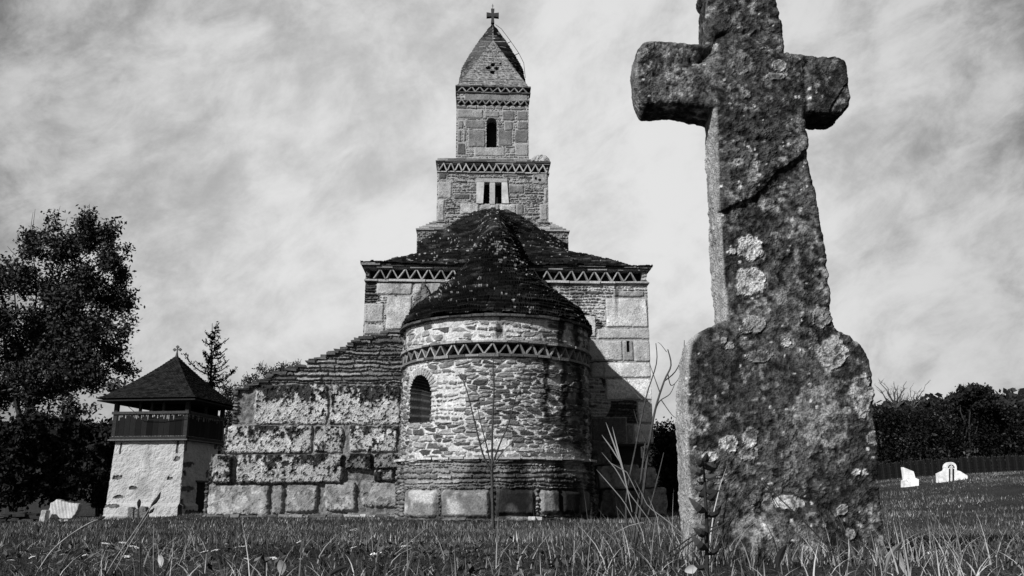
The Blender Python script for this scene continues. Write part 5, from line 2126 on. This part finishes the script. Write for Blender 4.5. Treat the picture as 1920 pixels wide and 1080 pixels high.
def slabs_left():
    Y = 24.0
    c = W(112, 983, Y)
    z = tz(c[0], c[1])
    r = empty('broken_slab', (c[0], c[1], z), 0, 'pale curved marble slab propped on small blocks in front of dark shrubs', 'stone slab')
    q = lambda a, b: (W(a, b, Y)[0] - c[0], W(a, b, Y)[2] - z)
    mm = MB()
    pts = [(89, 973), (96, 942), (101, 941), (104, 937), (108, 936), (118, 940), (130, 943), (142, 944), (151, 944), (150, 953), (145, 963), (137, 972)]
    mm.prism([q(*p) for p in pts], -.10, .12, .46)
    V, F, NN = remeshed(mm, .02)
    gro = .006 * np.sin((V[:, 0] * 1.0 + V[:, 2] * .35) * 70)
    V[:, 1] -= .22 * ((V[:, 0] + .05) ** 2) - V[:, 2] * .12
    t = .42 * (1 + .25 * fbm(V[:, 0] * 9 + V[:, 2] * 3, V[:, 2] * 1.4, o=4, seed=3)) * (1 + .12 * np.sign(gro))
    link('slab', np_mesh('slab', V + NN * gro[:, None], F, t), M_WHITE, r)
    mm = MB()
    for a, b, t in ((84, 92, .6), (97, 104, .5), (112, 119, .45), (124, 131, .5)):
        p0, p1 = q(a, 982), q(b, 974)
        mm.box(((p0[0] + p1[0]) / 2, 0, (p0[1] + p1[1]) / 2), (p1[0] - p0[0], .25, p1[1] - p0[1]), tone=t)
    mm.prism([q(73, 985), q(134, 985), q(134, 979), q(73, 979)], -.2, .25, .55)
    mm.obj('support_blocks', M_WHITE, r)
    c = W(82, 980, Y - .3)
    r2 = tz(c[0], c[1])
    mm = MB()
    q = lambda a, b: (W(a, b, Y - .3)[0] - c[0], W(a, b, Y - .3)[2] - r2)
    mm.prism([q(74, 984), q(85, 984), q(91, 957), q(81, 956)], -.1, .12, .58)
    o = rough_solid('stone_block', mm, .02, ((6, .012), (20, .006)), 5, .5, M_WHITE, label='small white upright stone leaning at the left end of the curved slab', cat='stone block')
    o.location = (c[0], c[1], r2)
    # three worn stumps before the bell tower
    for i, (a, b, yt, lab) in enumerate(((241, 253, 951, 'leftmost of the three short dark stone stumps before the bell tower'), (254, 262, 954, 'middle, smallest dark stone stump before the bell tower'), (263, 277, 950, 'rightmost of the three short dark stone stumps before the bell tower'))):
        Ys = 20.0
        c = W((a + b) / 2, 978, Ys)
        zz = tz(c[0], c[1])
        mm = MB()
        q = lambda u, v: (W(u, v, Ys)[0] - c[0], W(u, v, Ys)[2] - zz)
        mm.prism([q(a, 985), q(b, 985), q(b - .5, yt + 2), q(b - 3, yt), q(a + 2, yt), q(a + .5, yt + 3)], -.08, .1, .2)
        o = rough_solid('stone_stump', mm, .014, ((9, .014), (30, .018)), 50 + i, .14, M_STONE, label=lab, cat='stone stump', group='dark stone stumps before the bell tower')
        o.location = (c[0], c[1], zz)
    # stubs in the lawn
    for (px, pt, pb, w_, Ys, lab) in ((67, 985, 1018, 4, 9.0, 'dark rotten wooden peg standing in the lawn left of the curved slab'), (890, 1026, 1052, 4, 4.6, 'slanting dark wooden peg in the grass below the apse'), (118, 990, 1006, 3, 11.0, 'short thin peg in the lawn below the curved white slab')):
        c = W(px, pb, Ys)
        z0 = tz(c[0], c[1])
        t = W(px + (3 if px == 890 else -1), pt, Ys)
        m = MB()
        m.tube([(0, 0, -.04), (0.0, 0, (t[2] - z0) * .6), (t[0] - c[0], 0, t[2] - z0)], [w_ * Ys / F_PX * .9, w_ * Ys / F_PX * 1.0, w_ * Ys / F_PX * .75], 9, .03)
        o = m.obj('wooden_peg', M_BARK, label=lab, cat='peg')
        o.location = (c[0], c[1], z0)


slabs_left()

# pale stones lying at the foot of the apse
for i, (px, py, s, Yl, lab) in enumerate(((997, 967, .07, -4.5, 'left one of two rounded pale stones at the foot of the apse'), (1010, 967, .065, -4.45, 'right one of two rounded pale stones at the foot of the apse'), (681, 967, .07, -1.5, 'small white oval stone lying below the great block wall'))):
    q = PL(px, py, Yl)
    w3 = church_world(q)
    zz = tz(w3[0], w3[1])
    m = MB()
    m.box((0, 0, s * .4), (s * 1.9, s * 1.5, s * 1.1), tone=.6)
    o = rough_solid('pale_stone', m, .012, ((8, .015), (20, .004)), 80 + i, .42, M_WHITE, label=lab, cat='stone')
    o.location = (w3[0], w3[1], zz + .01)


# ------------------------------------------------------------------ grass
def blades(name, n, y0, y1, hr, wr, segs, seed, tones, straw, lean=.55, spread=.74, extra=None, pts=None, clump=2.2):
    r = np.random.default_rng(seed)
    if pts is None:
        y = np.sqrt(r.uniform(y0 ** 2, y1 ** 2, n))
        x = r.uniform(-1, 1, n) * (spread * y + .8)
    else:
        x, y = pts
        n = len(x)
    # thin out patchily so the turf is uneven
    q = fbm(x * clump, y * clump, o=3, seed=seed + 2)
    keep = r.random(n) < 0.62 + 0.9 * q
    # nothing grows inside the church, cross or tower footprints
    lx = (x - CX) * _c - (y - Y_N) * _s
    ly = (x - CX) * _s + (y - Y_N) * _c
    keep &= ~((lx > sxs[0]) & (lx < nx1 + .2) & (ly > yL + .1))
    keep &= ~(np.hypot(lx - AX, ly - AY) < AR + .08)
    x, y, q = x[keep], y[keep], q[keep]
    n = len(x)
    z = terr(x, y)
    h = r.uniform(hr[0], hr[1], n) * (1 + .5 * q) * np.where(r.random(n) < .08, 1.5, 1)
    w = r.uniform(wr[0], wr[1], n)
    a = r.uniform(0, 2 * math.pi, n)
    le = lean * r.random(n) ** .8
    b = a + r.uniform(-.6, .6, n)
    rows = []
    face = r.uniform(0, math.pi, n)
    sx, sy = np.cos(face), np.sin(face)
    for i in range(segs + 1):
        t = i / segs
        cx = x + np.cos(a) * le * h * t ** 1.7
        cy = y + np.sin(a) * le * h * t ** 1.7
        cz = z - .01 + h * t * (1 - .35 * le * t)
        ww = w * (1 - t ** 1.5) * .5
        if i < segs:
            rows.append(np.stack((cx - sx * ww, cy - sy * ww, cz), -1))
            rows.append(np.stack((cx + sx * ww, cy + sy * ww, cz), -1))
        else:
            rows.append(np.stack((cx, cy, cz), -1))
    V = np.stack(rows, 1)
    k = V.shape[1]
    base = (np.arange(n) * k)[:, None]
    tris = []
    for i in range(segs - 1):
        o_ = 2 * i
        tris += [(o_, o_ + 1, o_ + 3), (o_, o_ + 3, o_ + 2)]
    o_ = 2 * (segs - 1)
    tris.append((o_, o_ + 1, o_ + 2))
    F = (base[:, :, None] + np.array(tris)[None]).reshape(-1, 3)
    st = r.random(n) < straw * (1 + 1.2 * q)
    tone = np.where(st, r.uniform(.16, .42, n), r.uniform(tones[0], tones[1], n) * (1 + .8 * q))
    return V.reshape(-1, 3), F, np.repeat(tone, k)


def join(parts):
    Vs, Fs, Ts, b = [], [], [], 0
    for V, F, T in parts:
        Vs.append(V)
        Fs.append(F + b)
        Ts.append(T)
        b += len(V)
    return np.concatenate(Vs), np.concatenate(Fs), np.concatenate(Ts)


def grass():
    near = [blades('g', 75000, 1.15, 5.0, (.014, .045), (.003, .0055), 3, 1, (.010, .055), .06, lean=1.2),
            blades('g', 900, 1.2, 4.2, (.05, .12), (.003, .0055), 4, 2, (.02, .08), .4, lean=1.1)]
    near.append(blades('g', 9000, 1.2, 4.6, (.03, .10), (.0015, .003), 4, 25, (.02, .10), .55, lean=3.2))
    near.append(blades('g', 26000, 1.2, 4.6, (.012, .05), (.002, .004), 3, 26, (.008, .05), .10, lean=2.2, clump=4))
    r = np.random.default_rng(8)
    # tall dry tussocks round the foot of the cross and by the dead stalks
    def tuft(cx, cy, sx, sy, n, hr, seed, straw=.4, lean=.9):
        p = (cx + r.normal(size=n) * sx, cy + r.normal(size=n) * sy)
        near.append(blades('g', n, 0, 0, hr, (.003, .006), 4, seed, (.02, .08), straw, lean=lean, pts=p))
    tuft(.45, 2.95, .16, .12, 260, (.10, .26), 11)
    tuft(.62, 3.05, .22, .08, 300, (.08, .22), 12)
    tuft(1.1, 3.02, .35, .06, 420, (.05, .15), 13)
    tuft(1.45, 2.9, .15, .15, 200, (.10, .22), 14)
    tuft(-.95, 2.3, .35, .2, 160, (.05, .13), 15)
    tuft(-.5, 2.2, .3, .2, 90, (.04, .11), 16)
    tuft(.3, 2.4, .4, .2, 160, (.04, .11), 17)
    tuft(1.2, 2.2, .4, .2, 260, (.05, .14), 18)
    V, F, T = join(near)
    link('grass', np_mesh('grass', V, F, T), M_GRASS, label='rough unmown grass with dry blades in front of the stone cross', cat='grass', kind='stuff')
    V, F, T = join([blades('g', 150000, 4.8, 11.5, (.02, .05), (.005, .009), 2, 3, (.012, .10), .09, clump=2.0),
                    blades('g', 300000, 11, 38, (.03, .075), (.010, .020), 1, 4, (.012, .12), .10, clump=.7)])
    link('lawn_grass', np_mesh('lawn_grass', V, F, T), M_GRASS, label='short turf stretching to the church and the white graves', cat='grass', kind='stuff')
    # broad leaves low in the turf
    n = 9000
    y = np.sqrt(r.uniform(1.3 ** 2, 4.2 ** 2, n))
    x = r.uniform(-1, 1, n) * (.72 * y + .4)
    k = fbm(x * 2.5, y * 2.5, o=2, seed=77) > .02
    x, y = x[k], y[k]
    C = np.stack((x, y, terr(x, y) + r.uniform(.01, .05, len(x))), -1)
    V, F, T = leaf_quads(C, .013, 9, .6, .4, (.01, .13))
    link('ground_leaves', np_mesh('ground_leaves', V, F, T), M_GRASS, label='low broad weed leaves scattered through the near grass', cat='weeds', kind='stuff')


grass()


# ------------------------------------------------------------------ single plants
def wp(px, py, Y):
    return Vector(W(px, py, Y))


def plant(name, base_px, Y, label, cat, group=None):
    c = wp(base_px[0], base_px[1], Y)
    c.z = tz(c.x, c.y)
    return empty(name, tuple(c), 0, label, cat, group), c


def leaf_mesh(mb, a, b, w, tone, fold=.25, curl=.12, n=6):
    a, b = Vector(a), Vector(b)
    d = b - a
    side = d.cross(Vector((0, .9, .44))).normalized()
    nrm = side.cross(d).normalized()
    V, F = [], []
    for i in range(n + 1):
        t = i / n
        ww = w * math.sin(math.pi * min(t * .95 + .03, 1)) ** .8
        c = a + d * t + nrm * curl * d.length * math.sin(math.pi * t) - Vector((0, 0, 1)) * curl * d.length * t * t
        V += [c - side * ww + nrm * ww * fold, c, c + side * ww + nrm * ww * fold]
    for i in range(n):
        F += [(i * 3, i * 3 + 1, i * 3 + 4, i * 3 + 3), (i * 3 + 1, i * 3 + 2, i * 3 + 5, i * 3 + 4)]
    mb.add(V, F, tone)


def stems(root, c, lines, Y, tone, name='stem', mat=M_BARK, jitter=.0):
    m = MB()
    for k, (pts, r0, r1) in enumerate(lines):
        P = [wp(a, b, Y + (dy if False else 0)) - c for a, b in pts]
        for i, p in enumerate(P):
            p.y += jitter * math.sin(k * 2.3) * i / len(P)
        P2 = []
        # smooth the polyline
        for i in range(len(P) - 1):
            p0, p1, p2, p3 = P[max(i - 1, 0)], P[i], P[i + 1], P[min(i + 2, len(P) - 1)]
            for s in range(4):
                t = s / 4
                P2.append(.5 * ((2 * p1) + (p2 - p0) * t + (2 * p0 - 5 * p1 + 4 * p2 - p3) * t * t + (3 * p1 - p0 - 3 * p2 + p3) * t ** 3))
        P2.append(P[-1])
        n = len(P2)
        m.tube(P2, [r0 + (r1 - r0) * i / (n - 1) for i in range(n)], 5, tone)
    return m.obj(name, mat, root)


def plants():
    # thin sapling before the apse
    Y = 11.5
    root, c = plant('bare_sapling', (924, 995), Y, 'thin leafless sapling standing in the lawn in front of the round apse', 'sapling')
    stems(root, c, [([(925, 1000), (923, 930), (922, 875)], .024, .020), ([(922, 875), (923, 800), (926, 720), (924, 680), (930, 652)], .017, .004),
                    ([(922, 885), (905, 850), (890, 790), (875, 730), (862, 702)], .015, .004), ([(921, 880), (912, 835), (900, 790), (893, 750)], .012, .004),
                    ([(923, 870), (938, 830), (955, 790), (965, 750), (985, 715)], .014, .004), ([(923, 875), (945, 845), (975, 820)], .010, .003), ([(926, 720), (918, 695), (910, 672)], .006, .003),
                    ([(955, 790), (958, 760), (952, 738)], .006, .003), ([(965, 750), (975, 735), (1000, 728)], .005, .003), ([(927, 700), (938, 680), (944, 662)], .005, .003)], Y, .05, jitter=.3)
    # dead stalks left of the cross
    Y = 4.4
    root, c = plant('dead_stalks', (1190, 1020), Y, 'tangle of tall dead weed stalks rising just left of the stone cross', 'dead plant')
    stems(root, c, [([(1190, 1030), (1205, 930), (1216, 840), (1228, 770), (1245, 715), (1258, 685), (1252, 655)], .009, .003), ([(1228, 770), (1240, 750), (1262, 735), (1275, 712)], .004, .0015),
                    ([(1245, 715), (1262, 700), (1272, 672), (1270, 650)], .004, .0015), ([(1237, 735), (1228, 700), (1222, 672)], .003, .0012), ([(1185, 1025), (1200, 920), (1212, 830)], .008, .004),
                    ([(1180, 1025), (1172, 940), (1188, 840), (1205, 750), (1222, 690), (1219, 655)], .006, .002), ([(1205, 750), (1192, 730), (1180, 700)], .003, .0012), ([(1212, 830), (1196, 800), (1185, 770)], .004, .0015),
                    ([(1200, 1020), (1225, 920), (1240, 850)], .005, .002), ([(1252, 700), (1262, 720), (1280, 705), (1290, 680)], .003, .001), ([(1240, 750), (1255, 780), (1262, 790)], .003, .001),
                    ([(1250, 660), (1240, 645), (1235, 640)], .002, .001), ([(1195, 1020), (1180, 980), (1160, 950)], .004, .002)], Y, .06, jitter=.25)
    m = MB()
    for pts, w, t in (([(1185, 960), (1168, 880), (1150, 830), (1136, 792)], .010, .5), ([(1170, 885), (1160, 850), (1148, 800)], .009, .5), ([(1165, 870), (1145, 838), (1128, 815)], .008, .45),
                      ([(1225, 985), (1180, 925), (1155, 880), (1128, 848)], .007, .4), ([(1200, 1000), (1170, 940), (1140, 905), (1118, 880)], .006, .42), ([(1200, 935), (1175, 885), (1140, 865)], .006, .4),
                      ([(1150, 1000), (1180, 985), (1210, 978)], .006, .5), ([(1290, 1010), (1250, 975), (1215, 950), (1190, 900)], .006, .4), ([(1240, 1040), (1232, 970), (1215, 930)], .006, .35),
                      ([(1215, 1060), (1205, 1000), (1190, 960)], .007, .4), ([(1260, 1050), (1265, 1000), (1250, 965)], .006, .3), ([(1180, 1060), (1150, 1010), (1120, 985)], .006, .3)):
        w, t = w * .36, t * .62
        P = [wp(a, b, Y - .1) - c for a, b in pts]
        V, F = [], []
        N = 10
        for i in range(N + 1):
            t_ = i / N * (len(P) - 1)
            k = min(int(t_), len(P) - 2)
            p = P[k].lerp(P[k + 1], t_ - k)
            d = (P[k + 1] - P[k]).normalized()
            s = d.cross(Vector((.3, 1, .2))).normalized()
            ww = w * (math.sin(math.pi * (.06 + .92 * i / N)) ** .7)
            V += [p - s * ww, p + Vector((0, ww * .6, 0)), p + s * ww]
        for i in range(N):
            F += [(i * 3, i * 3 + 1, i * 3 + 4, i * 3 + 3), (i * 3 + 1, i * 3 + 2, i * 3 + 5, i * 3 + 4)]
        m.add(V, F, t)
    m.obj('dry_blades', M_GRASS, root)
    # dark leafy weed in front of the cross
    Y = 2.25
    root, c = plant('leafy_weed', (1326, 1100), Y, 'upright dark weed with paired drooping leaves against the foot of the cross', 'weed')
    stems(root, c, [([(1327, 1120), (1325, 1040), (1325, 980), (1322, 930), (1321, 900), (1318, 870)], .0058, .003)], Y, .025)
    L = [((1321, 885), (1290, 884)), ((1320, 878), (1352, 872)), ((1319, 870), (1304, 868)), ((1320, 872), (1345, 868)), ((1320, 892), (1346, 898)), ((1322, 908), (1304, 926)), ((1323, 920), (1349, 928)), ((1321, 905), (1308, 906)), ((1324, 960), (1292, 944)),
         ((1325, 968), (1354, 955)), ((1324, 935), (1345, 930)), ((1325, 990), (1305, 985)), ((1326, 1030), (1295, 1012)), ((1326, 1040), (1352, 1022)), ((1326, 1000), (1300, 1000)), ((1327, 1060), (1300, 1066)), ((1318, 866), (1326, 856)), ((1322, 915), (1312, 940))]
    m = MB()
    for i, (a, b) in enumerate(L):
        leaf_mesh(m, wp(a[0], a[1], Y) - c, wp(b[0], b[1], Y + (.03 if i % 2 else -.04)) - c, .010, random.uniform(.02, .14), .3, -.22)
    m.obj('leaf', M_LEAF, root)
    root, c = plant('thin_twigs', (1330, 1070), 2.6, 'thin bowed twigs crossing the lower face of the stone cross', 'twigs')
    stems(root, c, [([(1325, 1000), (1360, 980), (1385, 945), (1400, 905)], .0028, .001), ([(1330, 1060), (1360, 1000), (1400, 935), (1430, 905)], .0026, .001), ([(1432, 900), (1460, 935), (1500, 975), (1560, 1040)], .0014, .0022),
                    ([(1440, 915), (1455, 945), (1468, 962)], .0012, .001), ([(1250, 1040), (1300, 1005), (1345, 985)], .0028, .0015), ([(1240, 1060), (1285, 1022), (1300, 1010)], .003, .002), ([(1430, 905), (1445, 920), (1470, 955)], .001, .001)], 2.6, .03, jitter=.05)
    # left foreground
    Y = 2.7
    root, c = plant('arching_stem', (70, 1075), Y, 'long pale stem arching from the grass towards the white slab', 'grass stem')
    stems(root, c, [([(62, 1090), (70, 1073), (96, 1034), (130, 1004), (169, 980), (186, 974)], .0026, .0014)], Y, .28)
    m = MB()
    m.tube([wp(184, 974.5, Y) - c, wp(190, 971.5, Y) - c, wp(197, 969, Y) - c], [.002, .006, .002], 6, .02)
    m.obj('seed_head', M_BARK, root)
    root, c = plant('plantain_stem', (262, 1060), Y, 'upright plantain stem whose dark seed head covers the stone stumps', 'grass stem', 'seed stems before the bell tower')
    stems(root, c, [([(263, 1075), (262, 1010), (260, 952)], .0022, .0016)], Y, .05)
    m = MB()
    m.tube([wp(260, 953, Y) - c, wp(260.5, 947, Y) - c, wp(261, 941, Y) - c, wp(261.5, 936, Y) - c], [.002, .0055, .006, .002], 7, .02)
    m.obj('seed_head', M_BARK, root)
    root, c = plant('plantain_stem', (200, 1080), Y, 'slanting plantain stem with a long dark curved seed head before the bell tower', 'grass stem', 'seed stems before the bell tower')
    stems(root, c, [([(190, 1095), (215, 1050), (250, 1000), (284, 948)], .0022, .0018), ([(200, 1100), (232, 1040), (262, 990), (280, 962)], .002, .0015)], Y, .22)
    m = MB()
    m.tube([wp(284, 948, Y) - c, wp(291, 941, Y) - c, wp(297, 933, Y) - c, wp(301, 923, Y) - c], [.003, .006, .005, .002], 7, .02)
    m.tube([wp(280, 962, Y) - c, wp(285, 958, Y) - c, wp(289, 953, Y) - c], [.003, .005, .002], 7, .02)
    m.obj('seed_head', M_BARK, root)
    for pts, lab in (([(335, 1060), (350, 1025), (361, 993)], 'pale straw leaning right in the lawn below the left end of the block wall'),
                     ([(128, 1080), (160, 1050), (193, 1030)], 'low straw slanting to the right near the left bottom corner'),
                     ([(225, 1060), (232, 1010), (240, 975)], 'fine straw standing just left of the stone stumps'),
                     ([(700, 1045), (696, 1000), (683, 935)], 'thin upright straw in front of the middle of the block wall'),
                     ([(740, 1040), (770, 1015), (800, 990)], 'short straw slanting up towards the left foot of the apse')):
        root, c = plant('straw', pts[0], 3.0, lab, 'grass stem', 'single straws in the lawn')
        stems(root, c, [(pts, .0016, .0007)], 3.0, .25)
    # hanging withered leaf on a crooked stem
    root, c = plant('withered_flower', (290, 1060), 2.6, 'crooked stem with a pale withered leaf hanging from it', 'dead plant')
    stems(root, c, [([(288, 1080), (288, 1020), (289, 983)], .0018, .0012), ([(288, 1020), (295, 1022), (298, 1040)], .0018, .0015)], 2.6, .2)
    m = MB()
    leaf_mesh(m, wp(298, 1038, 2.6) - c, wp(301, 1062, 2.6) - c, .009, .5)
    m.obj('leaf', M_GRASS, root)
    # broad pale and dark leaves low at the front
    for i, (a, b, t, w_, lab) in enumerate((((1300, 1075), (1292, 1058), .45, .018, 'broad pale leaf at the foot of the dark weed'), ((525, 1050), (528, 1075), .2, .012, 'broad folded leaf standing in the lower grass beneath the block wall'),
                                            ((1458, 1065), (1475, 1015), .03, .010, 'dark tongue-shaped leaf before the middle of the cross foot'), ((610, 1085), (655, 1055), .05, .007, 'dark stick-like leaf lying in the front grass'),
                                            ((1660, 1075), (1690, 1008), .25, .007, 'bent reed blade just right of the cross foot'), ((1700, 1080), (1683, 1025), .3, .007, 'second reed blade, folding over right of the cross foot'))):
        Y = 2.3
        cpt = wp(a[0], a[1], Y)
        m = MB()
        leaf_mesh(m, (0, 0, 0), wp(b[0], b[1], Y) - cpt, w_, t)
        o = m.obj('broad_leaf', M_GRASS, label=lab, cat='leaf')
        o.location = cpt
    # yarrow in the lawn
    heads = [(197, 1020, 9), (204, 1033, 7), (230, 1018, 6), (250, 1026, 8), (112, 1034, 6), (42, 1038, 6), (60, 1045, 5), (118, 1040, 5), (163, 1040, 6), (425, 1006, 9), (405, 1032, 7), (450, 1026, 8), (422, 1022, 7), (474, 1048, 8),
             (463, 1051, 6), (560, 1017, 6), (645, 987, 6), (664, 994, 7), (665, 1008, 8), (662, 1017, 6), (662, 1029, 5), (705, 1040, 8), (760, 1025, 9), (383, 1036, 6), (510, 1050, 7), (20, 1052, 6), (1745, 1040, 6), (236, 1044, 7), (75, 1028, 5), (328, 1048, 6)]
    r = random.Random(4)
    proto = []
    for v in range(3):
        m = MB()
        for k in range(26):
            a, q = r.uniform(0, 6.28), r.random() ** .5
            x, y = math.cos(a) * q, math.sin(a) * q * .8
            z = .10 * (1 - q * q) + r.uniform(-.06, .06)
            s = r.uniform(.13, .2)
            n = 6
            m.add([(x + s * math.cos(j * 1.047), y + s * math.sin(j * 1.047), z + .03 * (j % 2)) for j in range(n)] + [(x, y, z + .09)], [(j, (j + 1) % n, n) for j in range(n)], .75)
        proto.append(m.mesh('flower_head'))
    for i, (px, py, w_) in enumerate(heads):
        Y = float(np.interp(py, [985, 1000, 1020, 1050], [7.5, 5.2, 3.8, 2.9]))
        p = wp(px, py, Y)
        z0 = tz(p.x, p.y)
        hgt = max(p.z - z0, .03)
        root = empty('yarrow', (p.x, p.y, z0), 0, 'flat white yarrow head on a thin stem in the grass', 'wild flower', 'yarrow flowers in the lawn')
        s = w_ * Y / F_PX
        hd = link('flower_head', proto[i % 3], M_WHITE, root)
        hd.location = (0, 0, hgt)
        hd.scale = (s * 1.25, s * 1.25, s * 1.25)
        hd.rotation_euler = (r.uniform(-.3, .3), r.uniform(-.4, .4), r.uniform(0, 6))
        m = MB()
        m.tube([(r.uniform(-.01, .01), 0, -.01), (r.uniform(-.01, .01), 0, hgt * .5), (0, 0, hgt)], .0013, 4, .06)
        m.obj('stem', M_BARK, root)


plants()
